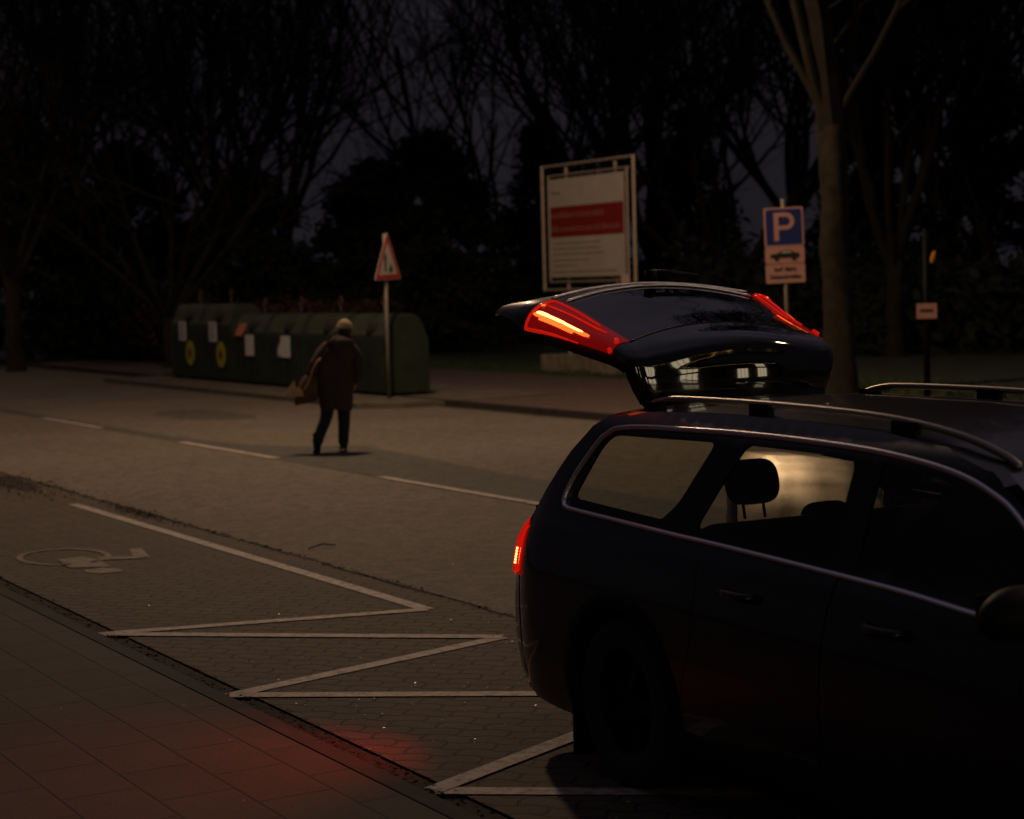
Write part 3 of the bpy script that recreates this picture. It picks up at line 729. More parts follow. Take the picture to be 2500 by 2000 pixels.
for s in (1, -1):
    lens_rows = [[hatch_pt(i, 's', (s, q), .003) for q in np.linspace(0, 1, 9)] for i in range(i_g0, i_g1 + 1)]
    mb = MB(); mb.grid(lens_rows, s < 0); tl = mb.build('tail_lamp', M_lens, hatch, True)
    red_light(hatch, hatch_pt(i_g1 - 3, 's', (s, .5), .035), 3.0, (-.5, -s * .5, .9))
    def path(i0, i1, q0, q1, lift, n=16): return [hatch_pt(i0 + (i1 - i0) * k / (n - 1), 's', (s, q0 + (q1 - q0) * k / (n - 1)), lift) for k in range(n)]
    mb = MB(); mb.tube(path(i_g1 - .4, i_g0 + 5.0, .10, .10, .005), .005, 6); mb.tube(path(i_g1 - .4, i_g0 + 3.0, .32, .24, .005), .007, 6, flat=.6)
    mb.tube(path(i_g1 - .2, i_g1 - .2, .10, 1.0, .005, 12), .009, 6); mb.tube(path(i_g1 - .2, i_g0 + 5.0, 1.0, 1.0, .004), [.010] * 6 + [.008] * 4 + [.006] * 3 + [.004] * 3, 6)
    mb.build('lamp_light_guide', M_lens_hi, tl, True)
    for (ia, ib, qa, qb) in ((i_g0 + 1.0, i_g0 + .3, .30, .45), (i_g0 + .6, i_g0 + .2, .8, .95)):
        mb = MB(); mb.tube(path(ia, ib, qa, qb, .006, 5), .011, 6); mb.build('lamp_light_guide', M_lens_hi, tl, True)
    mb = MB(); mb.tube(path(i_g1 - 1.4, i_g0 + 5.0, .60 if s > 0 else .95, .66 if s > 0 else .98, .010, 22), [.012] + [.019] * 4 + [.016] * 8 + [.013] * 8 + [.008], 8, flat=.5); mb.build('led_bar', M_led, tl, True)
    mb = MB(); mb.tube(path(i_g1 - 1.2, i_g0 + 4.0, .63 if s > 0 else .93, .67 if s > 0 else .97, .007, 22), [.020] + [.027] * 4 + [.024] * 8 + [.020] * 8 + [.012], 8, flat=.35); mb.build('led_glow', M_led_edge, tl, True)
    mb = MB()
    for k in range(17): mb.box(hatch_pt(i_g1 - 2.6 - k * (5.9 / 16), 's', (s, .735 + .003 * k), .010), (.012, .012, .010))
    mb.build('led_row', M_led_edge, tl)
    mb = MB(); mb.box(hatch_pt(i_g1 - .5, 's', (s, .36), .006), (.018, .018, .008)); mb.build('led', M_led_edge, tl)
# wiper on the screen, seen on edge at the top
mb = MB(); c = Vector(hatch_pt(i_g1 - .8, 'c', 0.02, .02)); mb.tube([c, c + Vector((.00, .0, .055))], .030, 10)
mb.tube([c + Vector((0, 0, .040)), c + Vector((.01, .10, .040)), c + Vector((.02, .26, .020))], [.018, .016, .012], 8); mb.build('wiper', M_plastic, hatch, True)
mb = MB()
for s in (-.36, .36): mb.tube([(.66, s, 1.50), (.64, s, 1.56)], .018, 8)
mb.build('hinge', M_plastic, hatch)

bk = empty('folded_blanket', (CX + .92 * math.sin(YAW), CY - .92 * math.cos(YAW), .675), YAW - PI / 2, 'cream folded blanket piled in the open boot behind the rear headrest', 'blanket')
mb = MB(); rows = []
for i in range(25):
    y = -.20 + .72 * i / 24; e_ = min(1, min(i, 24 - i) / 3.0) ** .5; h = (.655 - .10 * (i / 24) ** 2) * (.80 + .20 * e_)
    row = []
    for k in range(33):
        t = k / 32; a = t * PI; fold = .010 * math.sin(k * 1.9 + i * .12) + .006 * math.sin(i * .9)
        row.append(((.22 + fold) * math.copysign(abs(math.cos(a)) ** .45, math.cos(a)) * e_, y, h * abs(math.sin(a)) ** .35 * (1 + fold * .5)))
    rows.append(row)
mb.grid(rows); mb.build('blanket_cloth', pbr('cream_cloth', (.66, .52, .44), .9, var=.15, vscale=12, bump=.2), bk, True)

# ------------------------------------------------------------------ recycling containers on their paved pad
mb = MB(); mb.prism([(10.32, 21.5), (10.9, 20.9), (11.72, 20.9), (14.2, 20.9), (14.2, 35.6), (10.32, 35.6)], -.05, .09)
o = mb.build('container_pad', pbr('pad_concrete', (.10, .085, .065), .9, var=.4, vscale=3, bump=.3)); o.location = (KX, KY, 0); o.rotation_euler = (0, 0, A30); tag(o, kind='structure')
M_bin = pbr('green_container_paint', (.011, .020, .010), .6, var=.45, vscale=2.5, bump=.1)
M_bin_lid = pbr('green_container_lid', (.024, .036, .018), .65, var=.5, vscale=3)
M_black = pbr('black_rubber', (.004, .004, .004), .8)
M_poster = pbr('poster_paper', (.68, .66, .70), .8, var=.12, vscale=9)
M_print = pbr('print_grey', (.12, .12, .13), .8)
M_yellow = pbr('yellow_sticker', (.42, .36, .03), .6, var=.2, vscale=12)
M_redmark = pbr('sticker_mark', (.16, .03, .01), .6)
M_rusty = pbr('rusty_steel', (.09, .05, .03), .8, var=.4, vscale=20)
M_orange = pbr('orange_flap', (.42, .12, .05), .6)
def container(u, wd, hgt, kind, label, first=None):
    r = road_empty('recycling_container', u, 11.58, .09, label, 'recycling container', 'green recycling containers in a row across the road')
    h1 = hgt * .70; KD = .70; w2 = wd / 2 - .02
    prof = catmull([(0, .06), (.0, h1 * .6), (.01, h1), (.10, h1 + .16), (.30, hgt - .05), (.52, hgt)], 4) + catmull([(.76, hgt), (1.0, hgt - .08), (1.20, h1 + .06), (1.25, h1 - .1), (1.25, .06)], 4)
    prof = [(x * KD, z) for x, z in prof]
    mb = MB(); rows = []
    ys = [-w2, -w2 + .03, -w2 + .10, w2 - .10, w2 - .03, w2]; ins = [.05, .012, 0, 0, .012, .05]
    for x, z in prof:
        rows.append([(x + (.43 - x) * i_ * .7, y, z - i_ * .6 if z > .3 else z) for y, i_ in zip(ys, ins)])
    mb.grid(rows, False)
    for s, k in ((-1, 0), (1, -1)):
        pl = [q[k] for q in rows]; mb.add(pl, [tuple(range(len(pl)))[::s]])
    mb.build('container_body', M_bin, r, True, angle=.7)
    mb = MB()     # lid shell over the upper slope
    rows = [[(x - .004 + (.62 - x) * .0, y, z + .006) for y in (-w2 + .08, w2 - .08)] for x, z in prof if z > h1 + .02]
    mb.grid(rows); mb.build('container_lid', M_bin_lid, r, True)
    for y in (-w2 + .18, 0, w2 - .18):
        mb = MB(); mb.box((-.012, y, h1 * .5), (.02, .05, h1 * .86), bev=.006); mb.build('rib', M_bin, r)
    for x in (.10, .77):
        for y in (-w2 + .15, w2 - .15):
            mb = MB(); mb.box((x, y, .03), (.12, .12, .06)); mb.build('skid', M_black, r)
    # throw-in opening with a rubber rim on the front slope
    a = math.atan2(hgt - h1 - .05, .3)
    R = Matrix.Translation((.12, -.18, h1 + .24 * (hgt - h1) / .5)) @ Matrix.Rotation(-(PI / 2 - a) - .15, 4, 'Y')
    mb = MB(); mb.lathe([(.0, .035), (.125, .035), (.15, .06), (.175, .05), (.18, -.03)], 20, R); mb.build('throw_in_opening', M_black, r, True)
    # lifting gear
    mb = MB(); mb.tube([(.43, 0, hgt - .02), (.43, 0, hgt + .16)], .018, 6)
    mb.tube([(.43, .08 * math.cos(t), hgt + .24 + .09 * math.sin(t)) for t in np.linspace(0, 2 * PI, 15)], .014, 6); mb.build('lifting_ring', M_rusty, r, True)
    if kind in ('glass', 'paper'):
        z = {'glass': h1 * .92, 'paper': h1 * .80}[kind]; y = {'glass': .02, 'paper': -.18}[kind]
        mb = MB(); mb.box((-.032, y, z), (.006, .46, .44)); po = mb.build('poster', M_poster, r)
        if kind == 'glass':
            mb = MB()
            for k in range(5): mb.box((-.037, y + .02 * (k % 2), z + .15 - k * .072), (.004, .34 - .07 * (k % 3), .022))
            mb.build('printed_lines', M_print, po)
            R = Matrix.Translation((-.032, -.44, h1 * .92 - .50)) @ Matrix.Rotation(-PI / 2, 4, 'Y')
            mb = MB(); mb.lathe([(.29, 0), (.29, .008), (0, .008)], 28, R @ Matrix.Scale(.9, 4, (0, 1, 0))); st = mb.build('round_sticker', M_yellow, r)
            mb = MB(); mb.lathe([(.11, .009), (.11, .013), (0, .013)], 16, R); mb.build('sticker_mark', M_redmark, st)
    return r
c0 = 33.4; WD = 1.93
specs = [('glass', 1.72, 'tall green container at the far left end with poster and yellow round sticker'),
         ('glass', 1.72, 'tall green container second from the far end with poster and yellow round sticker'),
         ('paper', 1.50, 'green container with white poster and an orange flap beside its opening'),
         ('paper', 1.50, 'green container with torn white poster just left of the person'),
         ('plain', 1.50, 'plain green container mostly hidden behind the person in the coat'),
         ('plain', 1.50, 'plain green container at the right end of the row behind the warning sign')]
for k, (kd, hh, lb) in enumerate(specs):
    c = container(c0 - k * WD, WD - .03, hh, kd, lb)
    if k == 2:
        mb = MB(); mb.box((.02, .42, 1.16), (.03, .34, .30), Matrix.Rotation(.5, 4, 'Y'), bev=.008); mb.build('flap', M_orange, c)
    if k == 3:
        mb = MB(); mb.add([(-.037, .05, .66), (-.037, .20, .62), (-.037, .22, .78), (-.037, .02, .98)], [(0, 1, 2, 3)]); mb.build('torn_poster', M_poster, c)
        mb = MB(); mb.box((-.014, -.14, 1.04), (.0, .0, .0))

# ------------------------------------------------------------------ signs
M_white = pbr('sign_white', (.62, .56, .52), .45, var=.06, vscale=6)
M_red = pbr('sign_red', (.50, .045, .030), .45, var=.1, vscale=6)
M_blue = pbr('sign_blue', (.008, .022, .16), .45)
M_signblack = pbr('sign_black', (.006, .010, .008), .5)
M_back = pbr('sign_back', (.25, .25, .25), .6)
def facing(name, loc, normal_dir, label, cat, group=None):
    # local x = right as read, local -y = towards the reader
    a = math.atan2(normal_dir[1], normal_dir[0]) + PI / 2
    return empty(name, loc, a, label, cat, group)
def flat(mb, poly, y, th=.003):  # polygon in (x,z) extruded a little towards the reader (-y)
    n = len(poly); vs = [(x, y, z) for x, z in poly] + [(x, y - th, z) for x, z in poly]
    area = sum(poly[i][0] * poly[(i + 1) % n][1] - poly[(i + 1) % n][0] * poly[i][1] for i in range(n))
    fs = [tuple(range(n))[::-1], tuple(range(n, 2 * n))] + [(i, (i + 1) % n, n + (i + 1) % n, n + i) for i in range(n)]
    if area < 0: fs = [f[::-1] for f in fs]
    return mb.add(vs, fs)
def rrect(x0, x1, z0, z1, r): return smooth_poly([(x0, z0), (x1, z0), (x1, z1), (x0, z1)], r, 4)
def text(s, size, x, y, z, mat, parent, name='lettering', bold=.0, align='CENTER'):
    cu = bpy.data.curves.new(name, 'FONT'); cu.body = s; cu.size = size; cu.align_x = align; cu.align_y = 'CENTER'; cu.extrude = .001; cu.offset = bold
    cu.materials.append(mat); o = bpy.data.objects.new(name, cu); link(o, parent); dg = bpy.context.evaluated_depsgraph_get(); me = bpy.data.meshes.new_from_object(o.evaluated_get(dg)); me.name = name
    bpy.data.objects.remove(o); o = bpy.data.objects.new(name, me); link(o, parent); o.location = (x, y, z); o.rotation_euler = (PI / 2, 0, 0); return o

# triangular warning sign on a pole at the container pad; it looks up the road towards -u and slightly aside
Pw = G(22.45, 11.22, .09) + Vector((.17, 0, 0))
r = facing('warning_sign', Pw, (-.80, -.60), 'red bordered triangular warning sign on a pole in front of the containers', 'warning sign')
r.rotation_euler = (math.radians(1.0), math.radians(-1.5), math.atan2(-.50, .866) + PI / 2 + math.radians(180 - 180))
# the plate is seen at about sixty degrees: turn it accordingly
r.rotation_euler[2] = math.radians(65)
mb = MB(); mb.tube([(0, 0, -.05), (0, 0, 2.95)], .034, 12); mb.build('sign_pole', M_galv, r, True)
tri = lambda s, c: [(-s, c - s * .577), (s, c - s * .577), (0, c + s * 1.155)]
mb = MB(); flat(mb, smooth_poly(tri(.50, 2.42), .07, 4), -.045, .006); plate = mb.build('sign_plate', M_white, r)
def ring_poly(mb, outer, inner, y, th=.003):
    n = len(outer); vs = [(x, y - th, z) for x, z in outer] + [(x, y - th, z) for x, z in inner]
    mb.add(vs, [(i, (i + 1) % n, n + (i + 1) % n, n + i) for i in range(n)])
mb = MB(); ring_poly(mb, smooth_poly(tri(.475, 2.42), .06, 4), smooth_poly(tri(.345, 2.42), .03, 4), -.051); mb.build('red_border', M_red, plate)
mb = MB(); flat(mb, [(-.115, 2.28), (-.055, 2.28), (-.050, 2.50), (-.02, 2.50), (-.085, 2.62), (-.15, 2.50), (-.12, 2.50)], -.051)
flat(mb, [(.03, 2.27), (.19, 2.27), (.17, 2.33), (.12, 2.42), (.06, 2.34)], -.051); mb.build('pictogram', pbr('pictogram_green', (.010, .075, .035), .5), plate)

# parking sign
r = facing('parking_sign', (4.32, 28.7, 0), (-.12, -1), 'blue parking sign with a white P above a car plate, left of the big tree', 'parking sign')
r.rotation_euler[1] = math.radians(-1.3)
mb = MB(); mb.tube([(0, .03, 0), (0, .03, 3.28)], .030, 12); mb.build('sign_pole', M_galv, r, True)
mb = MB(); flat(mb, rrect(-.30, .30, 2.55, 3.15, .03), -.005, .004); M_pw = pbr('sheet_red_light_tint', (.56, .29, .25), .5, var=.06, vscale=6); pw = mb.build('parking_plate', M_pw, r)  # white sheeting; the pink in its colour stands in for red light
mb = MB(); flat(mb, rrect(-.272, .272, 2.578, 3.122, .025), -.010, .003); bl = mb.build('blue_field', M_blue, pw)
mb = MB()
outer = [(-.15, 2.63), (-.15, 3.06), (.03, 3.06)] + [(.03 + .13 * math.cos(a), 2.93 + .13 * math.sin(a)) for a in np.linspace(PI / 2, -PI / 2, 14)] + [(-.075, 2.80), (-.075, 2.63)]
# the bowl is left open: stem and ring built as strips
flat(mb, [(-.150, 2.64), (-.078, 2.64), (-.078, 3.07), (-.150, 3.07)], -.0135)
ro = [(-.078, 3.07), (.03, 3.07)] + [(.03 + .132 * math.cos(a), 2.938 + .132 * math.sin(a)) for a in np.linspace(PI / 2, -PI / 2, 16)][1:-1] + [(.03, 2.806), (-.078, 2.806)]
ri = [(-.078, 3.005), (.03, 3.005)] + [(.03 + .067 * math.cos(a), 2.938 + .067 * math.sin(a)) for a in np.linspace(PI / 2, -PI / 2, 16)][1:-1] + [(.03, 2.871), (-.078, 2.871)]
vs = [(x, -.0165, z) for x, z in ro] + [(x, -.0165, z) for x, z in ri]; n_ = len(ro)
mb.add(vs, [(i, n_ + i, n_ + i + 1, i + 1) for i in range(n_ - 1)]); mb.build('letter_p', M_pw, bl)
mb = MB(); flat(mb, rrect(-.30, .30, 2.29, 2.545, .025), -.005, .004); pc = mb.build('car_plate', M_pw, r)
carp = catmull([(-.215, 2.375), (-.225, 2.41), (-.20, 2.435), (-.12, 2.445), (-.04, 2.485), (.08, 2.490), (.15, 2.452), (.205, 2.445), (.225, 2.41), (.215, 2.375)], 4)
mb = MB(); flat(mb, carp, -.010)
for cx in (-.13, .135): flat(mb, [(cx + .035 * math.cos(a), 2.368 + .035 * math.sin(a)) for a in np.linspace(0, 2 * PI, 14)[:-1]], -.0145)
mb.build('car_pictogram', M_signblack, pc)
mb = MB(); flat(mb, [(-.03, 2.452), (.07, 2.452), (.11, 2.450), (.07, 2.476), (-.02, 2.474), (-.07, 2.452)], -.0145, .002); mb.build('window_pictogram', M_white, pc)
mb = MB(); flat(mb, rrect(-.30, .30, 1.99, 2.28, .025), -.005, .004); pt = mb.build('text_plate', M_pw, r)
text('auf dem', .105, 0, -.012, 2.205, M_signblack, pt, bold=.002); text('Seitenstreifen', .088, 0, -.012, 2.085, M_signblack, pt, bold=.002)
mb = MB(); mb.box((0, .012, 2.9), (.10, .03, .05)); mb.box((0, .012, 2.15), (.10, .03, .05)); mb.build('clamp', M_galv, r)

# small notice and amber reflector on a dark post at the right
r = facing('notice_post', (6.26, 27.9, 0), (-.16, -1), 'dark post with small white notice and amber reflector right of the big tree', 'sign post')
mb = MB(); mb.tube([(0, .06, 0), (0, .06, 2.75)], .05, 10); mb.build('post', M_plastic, r, True)
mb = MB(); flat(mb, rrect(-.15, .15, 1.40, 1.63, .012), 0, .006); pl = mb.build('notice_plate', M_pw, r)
mb = MB()
for k in range(7): flat(mb, [(-.10 + k * .029, 1.50), (-.08 + k * .029, 1.50), (-.08 + k * .029, 1.54 + .01 * (k % 2)), (-.10 + k * .029, 1.54)], -.008, .002)
mb.build('lettering', M_signblack, pl)
mb = MB(); mb.lathe([(0, .03), (.05, .02), (.065, 0), (.06, -.01)], 16, Matrix.Translation((.10, .0, 2.32)) @ Matrix.Rotation(.28, 4, 'Y') @ Matrix.Rotation(PI / 2, 4, 'X') @ Matrix.Diagonal((.5, 1.5, .6, 1)))
mb.build('reflector', lens_mat('amber_reflector_glow', (.5, .18, .03), (1, .3, .04), .05), r, True)  # glow put into the material; the reflector holds no lamp

# ------------------------------------------------------------------ large site board parallel to the road
r = empty('site_board', G(27.05, 18.45, .075) + Vector((.18, 0, 0)), A30 + PI / 2 + PI, 'large white site board with a red band, framed on posts in concrete blocks', 'site board')
# local x: from far end to near end, -y towards the road
L2 = 1.86
M_frame = pbr('board_frame', (.40, .32, .25), .6, var=.15, vscale=8)
def bar(name, a, b, wd, par, mat=None):
    mb = MB(); mb.tube([a, b], wd * .6, 4); return mb.build(name, mat or M_frame, par)
for x in (-L2, L2): bar('outer_post', (x, 0, 1.82), (x, 0, 4.66), .075, r)
for z in (1.84, 4.63): bar('outer_rail', (-L2, 0, z), (L2, 0, z), .045, r)
for x in (-L2 + .26, L2 - .26): bar('inner_post', (x, .0, 2.05), (x, .0, 4.40), .05, r)
for z in (2.02, 4.41): bar('inner_rail', (-L2 + .2, .02, z), (L2 - .2, .02, z), .035, r)
for x in (-.95, 1.05): bar('support_leg', (x, .08, .1), (x, .08, 4.62), .07, r)
mb = MB(); mb.box((-.02, -.03, 3.225), (3.08, .03, 2.20)); bd = mb.build('panel', pbr('panel_white', (.46, .42, .37), .6, var=.08, vscale=3), r)
mb = MB(); mb.box((.02, -.0475, 3.36), (2.98, .005, .68)); rb = mb.build('red_band', pbr('band_red', (.22, .008, .007), .6, var=.1, vscale=3), bd)
random.seed(3)
def wordline(x0, x1, z, h, y):
    mb = MB(); x = x0
    while x < x1:
        wl = random.uniform(.12, .40)
        k = x
        while k < min(x + wl, x1):
            lw = random.uniform(.35, .8) * h; hh = h * random.choice((.7, .75, 1.0)); mb.box((k + lw / 2, y, z + hh / 2), (lw * .55, .003, hh)); k += lw
        x += wl + h * .5
    return mb
wordline(-1.45, .75, 3.45, .13, -.052).build('band_lettering', pbr('band_letter', (.30, .12, .09), .6), rb)
wordline(-1.45, 1.30, 3.14, .13, -.052).build('band_lettering', pbr('band_letter', (.30, .12, .09), .6), rb)
MBL = pbr('board_print', (.17, .14, .12), .7)
wordline(-1.42, -1.05, 3.98, .08, -.047).build('small_lettering', pbr('board_logo', (.07, .06, .07), .7), bd)
for z, x1 in ((2.86, .55), (2.74, .55), (2.62, .70), (2.48, .10), (2.36, -.35), (2.22, 1.2)):
    wordline(-1.40, x1, z, .045, -.047).build('small_lettering', MBL, bd)
for x in (-1.05, 1.05):
    mb = MB(); mb.box((x, .0, .18), (.95, .75, .42), bev=.03); mb.build('concrete_block', M_concrete, r)
mb = MB(); mb.box((L2 - .25, -.10, 2.02), (.30, .03, .24), bev=.01); mb.build('small_plate', pbr('pink_plate', (.62, .46, .42), .6), r)

# ------------------------------------------------------------------ person crossing the road, seen from behind
M_skin = pbr('skin', (.42, .25, .17), .6)
M_coat = pbr('coat_cloth', (.042, .028, .029), .9, var=.3, vscale=9, bump=.3)
M_jeans = pbr('jeans', (.012, .022, .040), .9, var=.3, vscale=14)
M_boot = pbr('boot_leather', (.012, .010, .009), .6)
M_cap = pbr('knitted_cap', (.30, .24, .14), .95, var=.25, vscale=60, bump=.5)
M_hair = pbr('hair', (.045, .025, .014), .8)
M_bag = pbr('bag_cloth', (.085, .050, .028), .85, var=.4, vscale=8)
M_bag_light = pbr('bag_flap', (.50, .33, .17), .8, var=.15, vscale=12)
def skin(name, pts, edges, rad, mat, parent, sub=2, root=0):
    me = bpy.data.meshes.new(name); me.from_pydata([Vector(p) for p in pts], edges, []); o = bpy.data.objects.new(name, me); link(o, parent)
    m = o.modifiers.new('skin', 'SKIN'); m.use_smooth_shade = True
    if not me.skin_vertices: me.skin_vertices.new()
    for i, q in enumerate(me.skin_vertices[0].data):
        rr = rad[i]; q.radius = rr if isinstance(rr, tuple) else (rr, rr); q.use_root = (i == root)
    s = o.modifiers.new('sub', 'SUBSURF'); s.levels = sub; s.render_levels = sub
    dg = bpy.context.evaluated_depsgraph_get(); me2 = bpy.data.meshes.new_from_object(o.evaluated_get(dg)); o.modifiers.clear(); o.data = me2
    me2.materials.clear(); me2.materials.append(mat); me2.polygons.foreach_set('use_smooth', [True] * len(me2.polygons)); me2.name = name
    return o
pr = empty('person', (-2.30, 23.66, .004), math.radians(8), 'person in knitted cap, long dark coat and jeans walking away across the road', 'person')
pr.rotation_euler = (math.radians(2), math.radians(2.4), math.radians(8))
pts = [(0.02, 0, .86), (.03, 0, 1.02), (.05, .0, 1.20), (.075, .0, 1.34), (.10, .015, 1.43), (.115, .03, 1.50),   # 0 pelvis 1 waist 2 chest 3 shoulders line 4 neck 5 head base
       (-.10, 0, 1.36), (-.23, -.02, 1.13), (-.27, .06, .93),                                   # 6 l shoulder 7 elbow 8 wrist
       (.245, 0, 1.34), (.30, .0, 1.08), (.27, .10, .90),                                       # 9 r shoulder 10 elbow 11 wrist
       (-.08, 0, .80), (-.085, .08, .47), (-.205, -.12, .13), (-.208, .02, .05),                  # 12 l hip 13 knee 14 ankle 15 toe
       (.11, 0, .80), (.135, .03, .46), (.13, .0, .10), (.14, .17, .045)]                       # 16 r hip 17 knee 18 ankle 19 toe
eds = [(0, 1), (1, 2), (2, 3), (3, 4), (4, 5), (3, 6), (6, 7), (7, 8), (3, 9), (9, 10), (10, 11), (0, 12), (12, 13), (13, 14), (14, 15), (0, 16), (16, 17), (17, 18), (18, 19)]
rad = [(.14, .11), (.13, .10), (.155, .11), (.12, .09), .055, .06, .06, .045, .032, .06, .045, .032, .09, .062, .042, .035, .09, .062, .042, .035]
body = skin('body', pts, eds, rad, M_skin, pr)
hd = MB(); Rh = Matrix.Translation((.125, .045, 1.575)) @ Matrix.Rotation(math.radians(28), 4, 'Z') @ Matrix.Rotation(math.radians(6), 4, 'X')
def ell(mb, c, r3, M, n=18, z0=-1, z1=1, fn=None):
    rows = []
    for i in range(n + 1):
        ph = -PI / 2 + PI * i / n; ph = max(math.asin(z0), min(math.asin(z1), ph)); row = []
        for k in range(n * 2 + 1):
            a = 2 * PI * k / (n * 2); q = Vector((math.cos(ph) * math.cos(a), math.cos(ph) * math.sin(a), math.sin(ph)))
            q = Vector((q.x * r3[0], q.y * r3[1], q.z * r3[2]))
            if fn: q = fn(q)
            row.append(M @ (q + Vector(c)))
        rows.append(row)
    mb.grid(rows)
def face(q):   # narrower chin, nose and brow on the +y side
    if q.z < 0: q.x *= 1 + q.z * 2.6; q.y += .10 * -q.z
    if q.y > .07 and abs(q.x) < .018 and -.04 < q.z < .015: q.y += .022
    return q
ell(hd, (0, 0, 0), (.075, .093, .112), Rh, fn=face)
for s in (-1, 1): ell(hd, (s * .077, 0, -.005), (.012, .022, .032), Rh, 6)
for s in (-1, 1): ell(hd, (s * .030, .082, .012), (.012, .010, .008), Rh, 6)
ell(hd, (0, .092, -.055), (.025, .010, .008), Rh, 6)
bm = bmesh.new(); bm.from_mesh(body.data)
tmp = bpy.data.meshes.new('tmp'); tmp.from_pydata(hd.v, [], hd.f); bm.from_mesh(tmp); me_ = body.data; bm.to_mesh(me_); bm.free(); me_.polygons.foreach_set('use_smooth', [True] * len(me_.polygons))
mb = MB(); ell(mb, (0, -.010, -.005), (.086, .098, .110), Rh, z0=-.75, z1=.5); mb.build('hair', M_hair, pr, True)
mb = MB(); ell(mb, (0, -.008, .012), (.098, .112, .122), Rh, z0=.12, z1=1, fn=lambda q: Vector((q.x * (1.04 if q.z < .04 else 1), q.y * (1.04 if q.z < .04 else 1), q.z))); mb.build('knitted_cap', M_cap, pr, True)
# coat: lofted body with folds, sleeves, hood lying on the shoulders
def loft(mb, secs, n=28, fold=0.0):
    rows = []
    for i, (cx, cy_, z, rx, ry) in enumerate(secs):
        row = []
        for k in range(n + 1):
            a = 2 * PI * k / n; f = 1 + fold * (1 - i / len(secs)) * (math.sin(5 * a + i * .3) + .6 * math.sin(9 * a + 1))
            row.append((cx + rx * math.cos(a) * f, cy_ + ry * math.sin(a) * f, z + (.02 * math.sin(3 * a) if i == 0 else 0)))
        rows.append(row)
    mb.grid(rows)
mb = MB(); loft(mb, [(.035, 0, .545, .195, .17), (.030, 0, .62, .205, .17), (.02, 0, .75, .215, .168), (.01, 0, .88, .228, .165), (.01, 0, 1.0, .232, .16), (.02, 0, 1.15, .242, .155), (.045, 0, 1.27, .238, .145), (.065, 0, 1.35, .205, .125), (.09, .0, 1.405, .145, .10), (.11, .01, 1.45, .085, .08)], fold=.065)
coat = mb.build('coat', M_coat, pr, True)
mb = MB(); mb.tube(catmull([(-.06, 0, 1.36), (-.13, -.01, 1.31), (-.21, -.03, 1.16), (-.255, -.02, 1.08), (-.275, .03, .98), (-.275, .05, .945)], 4), [.075] * 5 + [.082] * 6 + [.07] * 6 + [.062] * 4, 14); mb.build('sleeve', M_coat, coat, True)
mb = MB(); mb.tube(catmull([(.19, 0, 1.36), (.26, 0, 1.29), (.300, .0, 1.14), (.315, .02, 1.05), (.290, .08, .94), (.275, .10, .905)], 4), [.07] * 5 + [.078] * 6 + [.068] * 6 + [.058] * 4, 14); mb.build('sleeve', M_coat, coat, True)
mb = MB(); loft(mb, [(.07, -.06, 1.33, .10, .05), (.075, -.085, 1.38, .165, .085), (.085, -.07, 1.44, .155, .10), (.10, -.03, 1.485, .115, .085), (.11, -.005, 1.50, .08, .07)], fold=.03); mb.build('hood', M_coat, coat, True)
for nm, seq in (('l', [(-.075, 0, .78), (-.085, .08, .47), (-.175, -.08, .24), (-.205, -.13, .14)]), ('r', [(.11, 0, .78), (.135, .03, .46), (.13, .0, .20), (.13, .0, .12)])):
    mb = MB(); mb.tube(catmull(seq, 4), [.098, .096, .092, .088, .082, .078, .074, .072, .070, .068, .068, .070, .070], 14); mb.build('trouser_leg', M_jeans, pr, True)
for (ax, ay, az, tilt) in ((-.208, -.10, .010, .30), (.132, .03, .0, 0)):
    mb = MB(); R = Matrix.Translation((ax, ay, az)) @ Matrix.Rotation(-tilt, 4, 'X')
    rows = []
    for y, hw, hh in ((-.085, .03, .07), (-.07, .043, .10), (-.02, .045, .105), (.03, .046, .085), (.09, .050, .065), (.15, .045, .05), (.18, .025, .03)):
        rows.append([R @ Vector((hw * math.cos(a), y, max(0, hh * .5 + hh * .55 * math.sin(a)))) for a in [2 * PI * k / 16 for k in range(17)]])
    mb.grid(rows); mb.tube([R @ Vector((0, -.025, .06)), R @ Vector((0, -.025, .19)), R @ Vector((0, -.02, .24))], [.052, .056, .058], 14); mb.build('boot', M_boot, pr, True)
# hands: palm and five curled fingers, part of the continuous body colour but grown separately for clean fingers
def hand(origin, dirv, sidev, name='hand'):
    o_ = Vector(origin); d = Vector(dirv).normalized(); s = Vector(sidev).normalized(); c = d.cross(s).normalized()
    P = [o_, o_ + d * .045, o_ + d * .085]; E = [(0, 1), (1, 2)]; R_ = [(.022, .018), (.036, .014), (.034, .012)]
    for k, (off, ln) in enumerate(((-.028, .062), (-.009, .072), (.010, .068), (.028, .052))):
        b = len(P); base = o_ + d * .082 + s * off
        P += [base, base + d * ln * .45 + c * .008, base + d * ln * .75 + c * .026, base + d * ln * .85 + c * .045]; R_ += [.0095, .009, .0085, .007]
        E += [(2, b), (b, b + 1), (b + 1, b + 2), (b + 2, b + 3)]
    b = len(P); P += [o_ + d * .03 - s * .030, o_ + d * .055 - s * .052 + c * .012, o_ + d * .08 - s * .055 + c * .03]; R_ += [.012, .010, .0085]; E += [(0, b), (b, b + 1), (b + 1, b + 2)]
    return skin(name, P, E, R_, M_skin, pr, 1)
hand((-.275, .055, .945), (-.1, .15, -1), (0, 1, 0)); hand((.272, .105, .90), (0, .2, -1), (0, -1, 0))
